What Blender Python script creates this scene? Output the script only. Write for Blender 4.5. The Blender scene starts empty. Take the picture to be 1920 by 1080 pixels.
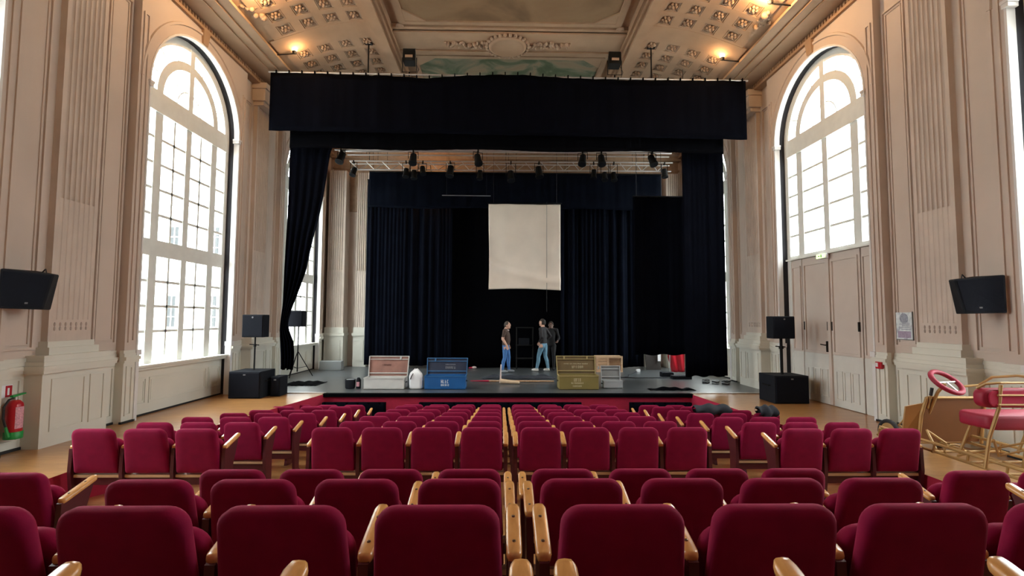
import bpy, bmesh, math, random
from mathutils import Vector, Matrix
random.seed(7)
sc = bpy.context.scene
COL = sc.collection
PI = math.pi
R_ = math.radians

# ------------------------------------------------------------------ camera
def make_camera():
    yaw, pit, rol = R_(1.144), R_(3.513), R_(.241)
    F = Vector((math.sin(yaw)*math.cos(pit), math.cos(yaw)*math.cos(pit), math.sin(pit)))
    Rt = Vector((math.cos(yaw), -math.sin(yaw), 0)); U = Rt.cross(F)
    Rc = Rt*math.cos(rol) + U*math.sin(rol); Uc = U*math.cos(rol) - Rt*math.sin(rol)
    cd = bpy.data.cameras.new('camera'); cd.sensor_width = 36; cd.sensor_fit = 'HORIZONTAL'
    cd.lens = 915.82/1920*36; cd.clip_start = .05; cd.clip_end = 400
    co = bpy.data.objects.new('camera', cd); COL.objects.link(co)
    m = Matrix(((Rc.x, Uc.x, -F.x), (Rc.y, Uc.y, -F.y), (Rc.z, Uc.z, -F.z))).to_4x4()
    m.translation = Vector((0, 0, 1.75)); co.matrix_world = m
    sc.camera = co
make_camera()

# ------------------------------------------------------------------ world: bright overcast sky
wd = bpy.data.worlds.new('overcast'); sc.world = wd; wd.use_nodes = True
bg = wd.node_tree.nodes['Background']
bg.inputs[0].default_value = (.93, .97, 1.0, 1)
_nt = wd.node_tree      # overcast luminance: horizon one third of the zenith
_tc = _nt.nodes.new('ShaderNodeTexCoord'); _sp = _nt.nodes.new('ShaderNodeSeparateXYZ'); _ma = _nt.nodes.new('ShaderNodeMath'); _mb = _nt.nodes.new('ShaderNodeMath')
_nt.links.new(_tc.outputs['Generated'], _sp.inputs[0]); _ma.operation = 'MAXIMUM'; _ma.inputs[1].default_value = 0; _nt.links.new(_sp.outputs['Z'], _ma.inputs[0])
_mb.operation = 'MULTIPLY_ADD'; SKY = 13.5; _mb.inputs[1].default_value = SKY*2/3; _mb.inputs[2].default_value = SKY/3
_nt.links.new(_ma.outputs[0], _mb.inputs[0]); _nt.links.new(_mb.outputs[0], bg.inputs[1])
sc.view_settings.view_transform = 'Standard'; sc.view_settings.look = 'None'
sc.view_settings.gamma = 1; sc.view_settings.use_curve_mapping = False
sc.view_settings.exposure = 1.02
try:
    sc.cycles.max_bounces = 10; sc.cycles.diffuse_bounces = 6; sc.cycles.transparent_max_bounces = 24
    sc.cycles.sample_clamp_indirect = 8
except Exception: pass

X0 = .16                      # hall axis
YC = [4.515, 9.885, 15.255]   # window centres along the hall
WH = 1.435                    # half width of the arched openings
ZS = 5.88                     # springing height
A_, W_, P_, G_, FS = 6.34, 6.48, 6.26, 6.56, 6.385   # bay face, wall face, pilaster face, window plane
YB, YE = -2.2, 17.8           # rear wall, stage end wall

def portal(side, yc, z0, z1):
    l = bpy.data.lights.new('window_portal', 'AREA'); l.shape = 'RECTANGLE'
    l.size = z1-z0; l.size_y = 2*WH; l.cycles.is_portal = True
    o = bpy.data.objects.new('window_portal', l); COL.objects.link(o)
    o.location = (X0+side*(G_+.12), yc, (z0+z1)/2); o.rotation_euler = (0, R_(90)*side, 0)
for s in (-1, 1):
    for i, yc in enumerate(YC):
        portal(s, yc, 3.1 if (s == 1 and i == 1) else .9, ZS+WH)

# ------------------------------------------------------------------ materials
def mat(name, col, rough=.6, metal=0., var=.06, scale=6., bump=0., bscale=40., sheen=0., coat=0., spec=.5, emit=None, estr=0.):
    m = bpy.data.materials.new(name); m.use_nodes = True
    nt = m.node_tree; b = nt.nodes['Principled BSDF']
    b.inputs['Roughness'].default_value = rough; b.inputs['Metallic'].default_value = metal
    b.inputs['Specular IOR Level'].default_value = spec
    if sheen:
        b.inputs['Sheen Weight'].default_value = sheen; b.inputs['Sheen Roughness'].default_value = .4
        b.inputs['Sheen Tint'].default_value = (min(1, col[0]*2.2+.2), col[1]*2+.1, col[2]*2+.12, 1)
    if coat: b.inputs['Coat Weight'].default_value = coat; b.inputs['Coat Roughness'].default_value = .12
    tc = nt.nodes.new('ShaderNodeTexCoord')
    n = nt.nodes.new('ShaderNodeTexNoise'); n.inputs['Scale'].default_value = scale; n.inputs['Detail'].default_value = 4
    nt.links.new(tc.outputs['Object'], n.inputs['Vector'])
    r = nt.nodes.new('ShaderNodeValToRGB')
    r.color_ramp.elements[0].position = .3; r.color_ramp.elements[1].position = .7
    r.color_ramp.elements[0].color = tuple(max(0, c*(1-var)) for c in col)+(1,)
    r.color_ramp.elements[1].color = tuple(min(1, c*(1+var)) for c in col)+(1,)
    nt.links.new(n.outputs['Fac'], r.inputs['Fac']); nt.links.new(r.outputs['Color'], b.inputs['Base Color'])
    if bump:
        n2 = nt.nodes.new('ShaderNodeTexNoise'); n2.inputs['Scale'].default_value = bscale; n2.inputs['Detail'].default_value = 3
        nt.links.new(tc.outputs['Object'], n2.inputs['Vector'])
        bp = nt.nodes.new('ShaderNodeBump'); bp.inputs['Strength'].default_value = bump; bp.inputs['Distance'].default_value = .01
        nt.links.new(n2.outputs['Fac'], bp.inputs['Height']); nt.links.new(bp.outputs['Normal'], b.inputs['Normal'])
    if emit:
        b.inputs['Emission Color'].default_value = emit+(1,); b.inputs['Emission Strength'].default_value = estr
    return m

def wood_mat(name, c1, c2, rough=.35, scale=(1, 14, 14), coat=0., plank=None):
    m = bpy.data.materials.new(name); m.use_nodes = True; nt = m.node_tree; b = nt.nodes['Principled BSDF']
    b.inputs['Roughness'].default_value = rough
    if coat: b.inputs['Coat Weight'].default_value = coat; b.inputs['Coat Roughness'].default_value = .15
    tc = nt.nodes.new('ShaderNodeTexCoord'); mp = nt.nodes.new('ShaderNodeMapping'); mp.inputs['Scale'].default_value = scale
    nt.links.new(tc.outputs['Object'], mp.inputs['Vector'])
    n = nt.nodes.new('ShaderNodeTexNoise'); n.inputs['Scale'].default_value = 3; n.inputs['Detail'].default_value = 6; n.inputs['Distortion'].default_value = .6
    nt.links.new(mp.outputs['Vector'], n.inputs['Vector'])
    r = nt.nodes.new('ShaderNodeValToRGB'); r.color_ramp.elements[0].position = .3; r.color_ramp.elements[1].position = .72
    r.color_ramp.elements[0].color = c1+(1,); r.color_ramp.elements[1].color = c2+(1,)
    nt.links.new(n.outputs['Fac'], r.inputs['Fac'])
    out = r.outputs['Color']
    if plank:
        br = nt.nodes.new('ShaderNodeTexBrick'); br.inputs['Scale'].default_value = 1; br.inputs['Mortar Size'].default_value = .0015
        br.inputs['Brick Width'].default_value = plank[0]; br.inputs['Row Height'].default_value = plank[1]
        br.inputs['Color1'].default_value = (1, 1, 1, 1); br.inputs['Color2'].default_value = (.84, .82, .8, 1); br.inputs['Mortar'].default_value = (.5, .45, .4, 1)
        nt.links.new(tc.outputs['Object'], br.inputs['Vector'])
        mx = nt.nodes.new('ShaderNodeMix'); mx.data_type = 'RGBA'; mx.blend_type = 'MULTIPLY'; mx.inputs[0].default_value = 1
        nt.links.new(out, mx.inputs[6]); nt.links.new(br.outputs['Color'], mx.inputs[7]); out = mx.outputs[2]
    nt.links.new(out, b.inputs['Base Color'])
    return m

def glass_mat():
    m = bpy.data.materials.new('window_glass'); m.use_nodes = True; nt = m.node_tree
    for n in list(nt.nodes): nt.nodes.remove(n)
    o = nt.nodes.new('ShaderNodeOutputMaterial'); mx = nt.nodes.new('ShaderNodeMixShader'); mx.inputs[0].default_value = .06
    t = nt.nodes.new('ShaderNodeBsdfTransparent'); t.inputs[0].default_value = (.96, .98, .97, 1)
    g = nt.nodes.new('ShaderNodeBsdfGlossy'); g.inputs['Roughness'].default_value = .03
    nt.links.new(t.outputs[0], mx.inputs[1]); nt.links.new(g.outputs[0], mx.inputs[2]); nt.links.new(mx.outputs[0], o.inputs[0])
    return m

def fresco_mat(name, cols, scale):
    m = bpy.data.materials.new(name); m.use_nodes = True; nt = m.node_tree; b = nt.nodes['Principled BSDF']; b.inputs['Roughness'].default_value = .8
    tc = nt.nodes.new('ShaderNodeTexCoord')
    n = nt.nodes.new('ShaderNodeTexNoise'); n.inputs['Scale'].default_value = scale; n.inputs['Detail'].default_value = 7; n.inputs['Distortion'].default_value = 1.2
    nt.links.new(tc.outputs['Object'], n.inputs['Vector'])
    r = nt.nodes.new('ShaderNodeValToRGB'); els = r.color_ramp.elements
    els[0].position, els[0].color = cols[0][0], cols[0][1]+(1,); els[1].position, els[1].color = cols[-1][0], cols[-1][1]+(1,)
    for p, c in cols[1:-1]:
        e = els.new(p); e.color = c+(1,)
    nt.links.new(n.outputs['Fac'], r.inputs['Fac']); nt.links.new(r.outputs['Color'], b.inputs['Base Color'])
    return m

M = dict(
    wall=mat('wall_paint_lamp_warmed', (.56, .47, .405), .75, var=.05, scale=1.2, bump=.05),  # rose cast paints the warm lamplight into the cream-beige wall colour
    dado=mat('dado_paint_cream', (.655, .645, .57), .6, var=.04, scale=1.5),
    shaft=mat('pilaster_paint', (.56, .475, .41), .75, var=.07, scale=2.5),
    groove=mat('darker_bead_tone', (.40, .33, .29), .85, var=.2, scale=5),
    trim=mat('window_trim_white', (.70, .69, .68), .5, var=.03),
    frame=mat('window_frame_paint', (.74, .76, .72), .5, var=.04),
    blackout=mat('blackout_lining', (.012, .011, .016), .8, var=.2),
    glass=glass_mat(),
    door=mat('door_paint', (.60, .52, .46), .5, var=.04, scale=2), doorlow=mat('door_paint_cream', (.64, .63, .58), .5, var=.03),
    plaster=mat('ceiling_plaster', (.345, .225, .14), .8, var=.07, scale=3, bump=.1),
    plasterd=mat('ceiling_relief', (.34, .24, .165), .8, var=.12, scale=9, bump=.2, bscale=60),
    rosette=mat('rosette_relief', (.31, .215, .145), .85, var=.25, scale=14, bump=.4, bscale=70),
    fresco=fresco_mat('ceiling_fresco', [(.30, (.035, .06, .03)), (.46, (.07, .10, .05)), (.52, (.15, .15, .10)), (.58, (.24, .19, .12)), (.75, (.20, .13, .08))], 1.0),
    fresco2=fresco_mat('ceiling_fresco_brown', [(.3, (.15, .09, .045)), (.5, (.22, .135, .07)), (.75, (.27, .18, .10))], .7),
    parquet=wood_mat('oak_parquet', (.36, .17, .055), (.49, .25, .09), .28, (1.2, 8, 8), coat=.25, plank=(.5, .09)),
    lino=mat('stage_lino', (.075, .084, .088), .30, var=.12, scale=2, bump=.03),
    redriser=mat('red_riser_carpet', (.44, .014, .055), .85, var=.06, scale=20, bump=.2, bscale=200),
    velvet=mat('crimson_velvet', (.215, .002, .038), .85, var=.10, scale=9, bump=.08, bscale=250, sheen=.35, spec=.2),
    burg=mat('burgundy_metal', (.07, .006, .012), .42, var=.08),
    arm=wood_mat('varnished_beech', (.54, .24, .07), (.70, .36, .12), .27, (10, 2.5, 10), coat=.5),
    rail=wood_mat('pale_wood_rail', (.55, .36, .20), (.66, .46, .28), .4, (2, 10, 10)),
    steel=mat('screw_steel', (.25, .2, .15), .3, 1.0),
    cloth=mat('navy_black_velour', (.0013, .0018, .0042), .95, var=.2, scale=3, spec=.04),
    cloth2=mat('black_velour', (.0010, .0012, .0022), .95, var=.2, scale=3, spec=.04),
    clothb=mat('blue_black_velour', (.0026, .0038, .0080), .95, var=.2, scale=3, spec=.04),
    screen=mat('cream_cloth', (.82, .73, .63), .85, var=.05, scale=1.5, bump=.1, bscale=6),
    black=mat('black_cabinet', (.007, .009, .014), .7, var=.15, bump=.15, bscale=180, spec=.2),
    grille=mat('black_grille', (.005, .0065, .012), .8, var=.1, bump=.4, bscale=260, spec=.15),
    alu=mat('aluminium', (.62, .62, .62), .35, .9, var=.04),
    fixture=mat('lamp_black', (.005, .005, .005), .7, var=.1, spec=.25),
    brass=mat('brass_paint', (.44, .27, .10), .5, .25, var=.10),
    kartpanel=mat('tan_leather', (.17, .065, .02), .5, var=.10, scale=3),
    kartside=mat('tan_ply', (.40, .20, .06), .5, var=.10, scale=3),
    kartred=mat('red_vinyl', (.30, .006, .032), .55, var=.06),
    rubber=mat('tyre_rubber', (.018, .019, .022), .8, var=.1),
    red=mat('extinguisher_red', (.42, .008, .02), .3, var=.05), green=mat('extinguisher_green', (.01, .26, .05), .4, var=.05),
    white=mat('white_plastic', (.78, .80, .82), .45, var=.03), label=mat('pale_print', (.60, .30, .36), .5, var=.3, scale=60),
    trunkw=mat('white_trunk', (.55, .55, .53), .5, var=.05), trunkbr=mat('brown_trunk_lining', (.27, .13, .10), .6, var=.2, scale=4),
    blue=mat('blue_trunk', (.01, .10, .30), .42, var=.12, scale=3), navy=mat('navy_trunk_lid', (.012, .022, .05), .5, var=.1),
    bluel=mat('blue_trunk_rim', (.03, .13, .30), .4), olive=mat('olive_trunk', (.20, .155, .045), .5, var=.1, scale=3),
    oliveb=mat('olive_lid', (.115, .075, .025), .55, var=.12), olivel=mat('olive_rim', (.33, .26, .11), .5),
    greyb=mat('grey_box', (.36, .39, .41), .5, var=.04), greyd=mat('grey_box_lid', (.20, .21, .21), .55, var=.04),
    crate=wood_mat('crate_pine', (.50, .30, .17), (.66, .46, .29), .6, (2, 8, 8)),
    mark=mat('stencil_white', (.72, .76, .78), .6, var=.05), marko=mat('stencil_ochre', (.52, .46, .30), .6, var=.05), markd=mat('stencil_grey', (.22, .24, .27), .6, var=.05), markb=mat('stencil_brown', (.14, .06, .05), .6, var=.05),
    paper=fresco_mat('poster_print', [(.3, (.35, .36, .45)), (.48, (.62, .70, .72)), (.7, (.78, .82, .84))], 9),
    posterb=mat('poster_purple', (.36, .30, .42), .5, var=.2, scale=40), posterg=mat('poster_grey', (.30, .33, .40), .5, var=.25, scale=40),
    skin=mat('skin', (.62, .36, .26), .55, var=.04), darkcloth=mat('black_clothes_dimmed', (.006, .006, .008), .8, var=.1), skin2=mat('skin_shade_dimmed', (.15, .09, .07), .55, var=.04),
    hair=mat('dark_hair', (.02, .014, .01), .7, var=.2), hairb=mat('brown_grey_hair', (.06, .045, .035), .7, var=.2),
    polo=mat('brown_knit', (.075, .045, .035), .85, var=.12, scale=30), collar=mat('pale_collar', (.62, .50, .47), .7),
    jeans=mat('blue_denim', (.055, .17, .42), .8, var=.15, scale=8), jeansl=mat('light_denim', (.13, .27, .38), .8, var=.2, scale=8),
    jacket=mat('black_jacket', (.020, .018, .021), .75, var=.15, scale=8), greyshoe=mat('grey_shoe', (.22, .25, .28), .6), whiteshoe=mat('white_shoe', (.62, .62, .60), .5),
    pole=wood_mat('broom_handle', (.50, .30, .17), (.62, .42, .26), .5, (10, 2, 2)), straw=mat('pale_bristle', (.66, .50, .34), .8, var=.1),
    exitg=mat('exit_sign', (.55, .70, .35), .4, var=.1, emit=(.55, .9, .3), estr=1.2),
    facade=mat('facade_render', (.72, .72, .70), .8, var=.03), facadeg=mat('facade_pane', (.03, .034, .036), .6, var=.1), slate=mat('slate_roof', (.16, .17, .18), .7),
    gravel=mat('courtyard_gravel', (.50, .49, .46), .9, var=.08, scale=2),
    lampwarm=mat('lamp_glow', (1, .8, .5), .5, emit=(1., .62, .28), estr=40),
    amber=mat('lit_lens', (1, .7, .4), .5, emit=(1., .55, .2), estr=14),
    cable=mat('black_cable', (.010, .010, .012), .6), bundle=mat('dark_jacket_cloth', (.018, .022, .032), .85, var=.2, scale=9),
    socket=mat('dark_iron', (.02, .015, .012), .5, .4),
)

# ------------------------------------------------------------------ mesh helpers
class MB:
    def __init__(s): s.v = []; s.f = []
    def add(s, v, f):
        n = len(s.v); s.v += [tuple(p) for p in v]; s.f += [tuple(i+n for i in q) for q in f]; return s
    def box(s, x0, x1, y0, y1, z0, z1):
        if x0 > x1: x0, x1 = x1, x0
        if y0 > y1: y0, y1 = y1, y0
        v = [(x, y, z) for z in (z0, z1) for x, y in ((x0, y0), (x1, y0), (x1, y1), (x0, y1))]
        return s.add(v, [(0, 3, 2, 1), (4, 5, 6, 7), (0, 1, 5, 4), (1, 2, 6, 5), (2, 3, 7, 6), (3, 0, 4, 7)])
    def hexa(s, p):   # 8 points: bottom 4 ccw, top 4
        return s.add(p, [(0, 3, 2, 1), (4, 5, 6, 7), (0, 1, 5, 4), (1, 2, 6, 5), (2, 3, 7, 6), (3, 0, 4, 7)])
    def rings(s, rings, cap=True, closed=False):
        n = len(rings[0]); v = [p for r in rings for p in r]; f = []
        m = len(rings)
        for i in range(m if closed else m-1):
            a, b = i*n, ((i+1) % m)*n
            for k in range(n): f.append((a+k, a+(k+1) % n, b+(k+1) % n, b+k))
        if cap and not closed: f.append(tuple(range(n-1, -1, -1))); f.append(tuple(range((m-1)*n, m*n)))
        return s.add(v, f)
    def tube(s, pts, r, n=8, closed=False):
        P = [Vector(p) for p in pts]; m = len(P); rr = r if isinstance(r, (list, tuple)) else [r]*m
        ref = None; R = []
        for i in range(m):
            if closed: t = P[(i+1) % m]-P[i-1]
            else: t = P[min(i+1, m-1)]-P[max(i-1, 0)]
            t.normalize()
            if ref is None:
                ref = Vector((0, 0, 1)) if abs(t.z) < .9 else Vector((1, 0, 0))
            a = (ref - t*ref.dot(t)).normalized(); b = t.cross(a); ref = a
            R.append([tuple(P[i]+(a*math.cos(2*PI*k/n)+b*math.sin(2*PI*k/n))*rr[i]) for k in range(n)])
        return s.rings(R, True, closed)
    def lathe(s, prof, c=(0, 0, 0), n=16, axis='z'):
        R = []
        for r, h in prof:
            ring = []
            for k in range(n):
                a = 2*PI*k/n; x, y = r*math.cos(a), r*math.sin(a)
                p = (x, y, h) if axis == 'z' else ((h, x, y) if axis == 'x' else (y, h, x))
                ring.append((p[0]+c[0], p[1]+c[1], p[2]+c[2]))
            R.append(ring)
        return s.rings(R)
    def ball(s, c, r, n=10, m=7):
        rx = r if isinstance(r, (list, tuple)) else (r, r, r)
        R = []
        for j in range(m+1):
            t = PI*(.02+.96*j/m)
            R.append([(c[0]+rx[0]*math.sin(t)*math.cos(2*PI*k/n), c[1]+rx[1]*math.sin(t)*math.sin(2*PI*k/n), c[2]-rx[2]*math.cos(t)) for k in range(n)])
        return s.rings(R)
    def grid(s, fn, nu, nv):
        v = [fn(i/nu, j/nv) for j in range(nv+1) for i in range(nu+1)]
        f = [(j*(nu+1)+i, j*(nu+1)+i+1, (j+1)*(nu+1)+i+1, (j+1)*(nu+1)+i) for j in range(nv) for i in range(nu)]
        return s.add(v, f)
    def mesh(s, name, m=None, smooth=False):
        me = bpy.data.meshes.new(name); me.from_pydata(s.v, [], s.f); me.update()
        if m: me.materials.append(m)
        if smooth:
            for p in me.polygons: p.use_smooth = True
        return me
    def build(s, name, m, parent=None, smooth=False, solid=0, bevel=0):
        o = bpy.data.objects.new(name, s.mesh(name, m, smooth)); COL.objects.link(o); o.parent = parent
        if solid: md = o.modifiers.new('thickness', 'SOLIDIFY'); md.thickness = solid; md.offset = 0
        if bevel: md = o.modifiers.new('edge', 'BEVEL'); md.width = bevel; md.segments = 2; md.limit_method = 'ANGLE'
        return o

def inst(name, me, parent=None, loc=(0, 0, 0), rot=(0, 0, 0), scale=None):
    o = bpy.data.objects.new(name, me); COL.objects.link(o); o.parent = parent; o.location = loc; o.rotation_euler = rot
    if scale: o.scale = scale
    return o
def tag(o, label, cat, group=None):
    o['label'] = label; o['category'] = cat
    if group: o['group'] = group
    return o
def struct(o, label=None, cat=None):
    o['kind'] = 'structure'
    if label: o['label'] = label
    if cat: o['category'] = cat
    return o
def thing(name, label, cat, loc=(0, 0, 0), rz=0, group=None):
    o = bpy.data.objects.new(name, None); o.empty_display_size = .1; COL.objects.link(o); o.location = loc; o.rotation_euler = (0, 0, rz)
    return tag(o, label, cat, group)
def copy_tree(o, parent=None):
    c = o.copy(); COL.objects.link(c); c.parent = parent
    for ch in o.children: copy_tree(ch, c)
    return c
def ub(mb, side, u0, u1, y0, y1, z0, z1):   # box in hall coordinates (u = distance from the hall axis)
    return mb.box(X0+side*u0, X0+side*u1, y0, y1, z0, z1)
def frame_bars(mb, side, u0, u1, y0, y1, z0, z1, w):   # rectangular moulding
    ub(mb, side, u0, u1, y0, y1, z0, z0+w); ub(mb, side, u0, u1, y0, y1, z1-w, z1)
    ub(mb, side, u0, u1, y0, y0+w, z0+w, z1-w); ub(mb, side, u0, u1, y1-w, y1, z0+w, z1-w)
    return mb

# ------------------------------------------------------------------ floors
ROW_Y = [.87, 1.74, 2.65, 3.47, 5.48, 6.42, 7.30, 8.15, 8.95, 9.72, 10.45]
ROW_TOP = [.51, .667, .868, 1.064, 1.217, 1.346, 1.454, 1.56, 1.66, 1.735, 1.834]
SEAT_H = .88
ROW_Z = [1.75-t-SEAT_H for t in ROW_TOP]
YS = 11.32        # stage front
def xl(y): return -4.88 if y < 6.5 else -4.88+(y-6.5)/(YS-6.5)*.83
def xr(y): return 4.80 if y < 6.5 else 4.80-(y-6.5)/(YS-6.5)*.40
prof = [(YB, ROW_Z[0]), (1.30, ROW_Z[0]), (1.30, ROW_Z[1]), (2.2, ROW_Z[1]), (2.2, ROW_Z[2]), (3.05, ROW_Z[2]), (3.05, ROW_Z[3]), (4.6, ROW_Z[3])]
prof += [(y+.2, z) for y, z in zip(ROW_Y[4:], ROW_Z[4:])] + [(YS+.2, -1.05)]
mb = MB()
for (y0, z0), (y1, z1) in zip(prof, prof[1:]):
    mb.add([(xl(y0), y0, z0), (xr(y0), y0, z0), (xr(y1), y1, z1), (xl(y1), y1, z1)], [(0, 1, 2, 3)])
struct(mb.build('floor', M['parquet']), 'honey wooden parquet sloping down under the red seats', 'floor')
mb = MB()
for fn, s in ((xl, -1), (xr, 1)):
    for (y0, z0), (y1, z1) in zip(prof, prof[1:]):
        if y1 > y0: mb.add([(fn(y0), y0, z0), (fn(y1), y1, z1), (fn(y1), y1, 0), (fn(y0), y0, 0)], [(0, 1, 2, 3)])
mb.add([(xl(YS), YS+.06, -1.1), (xr(YS), YS+.06, -1.1), (xr(YS), YS+.06, -.02), (xl(YS), YS+.06, -.02)], [(0, 1, 2, 3)])
struct(mb.build('wall_pit', M['redriser']), 'red carpeted riser below the stage edge and side floors', 'wall')
ys = [YB, 6.5, YS]
for s, fn, nm in ((-1, xl, 'left'), (1, xr, 'right')):
    mb = MB()
    for y0, y1 in zip(ys, ys[1:]):
        mb.add([(X0+s*6.7, y0, 0), (fn(y0), y0, 0), (fn(y1), y1, 0), (X0+s*6.7, y1, 0)], [(0, 1, 2, 3) if s < 0 else (3, 2, 1, 0)])
    ye = 11.5
    mb.add([(X0+s*6.7, YS, 0), (fn(YS), YS, 0), (fn(YS), ye, 0), (X0+s*6.7, ye, 0)], [(0, 1, 2, 3)])
    struct(mb.build('floor_'+nm, M['parquet']), 'honey wooden parquet strip along the %s wall' % nm, 'floor')
mb = MB(); mb.box(X0-6.7, X0+6.7, 11.46, YE+.1, -.05, .008)
struct(mb.build('floor_stage', M['lino']), 'dark grey vinyl stage floor', 'floor')
mb = MB(); mb.box(xl(YS)-.02, xr(YS)+.02, YS-.02, 11.47, -.06, .012)
struct(mb.build('trim_1', M['cloth2']), 'black edge strip along the stage front', 'edge strip')
for s, x0, x1, nm in ((-1, X0-6.1, xl(YS), 2), (1, xr(YS), X0+6.1, 3)):
    mb = MB(); mb.box(x0, x1, 11.44, 11.50, 0, .022)
    struct(mb.build('trim_%d' % nm, M['alu']), 'thin metal threshold where parquet meets the stage, %s side' % ('left' if s < 0 else 'right'), 'threshold')

# ------------------------------------------------------------------ side walls
def arch_pts(yc, r, n=24):
    return [(yc-r*math.cos(PI*k/n), ZS+r*math.sin(PI*k/n)) for k in range(n+1)]
ZT = 7.64      # wall top under the cornice
PIERS = [YC[0]-2.685, YC[0]+2.685, YC[1]+2.685]
BH = WH+.28    # bay half width

flute_cache = {}
def shaft_mesh(z0, z1, depth, w=.35, nf=7):
    pts = [(-w, 0), (-w, 0)]
    fw = 2*w*.86/nf; x = -w*.86
    pts = [(-w, 0)]
    for k in range(nf):
        c = x+fw*(k+.5)
        for j in range(7):
            a = PI*j/6; pts.append((c-math.cos(a)*fw*.36, depth*math.sin(a)))
    pts.append((w, 0))
    return pts

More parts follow.
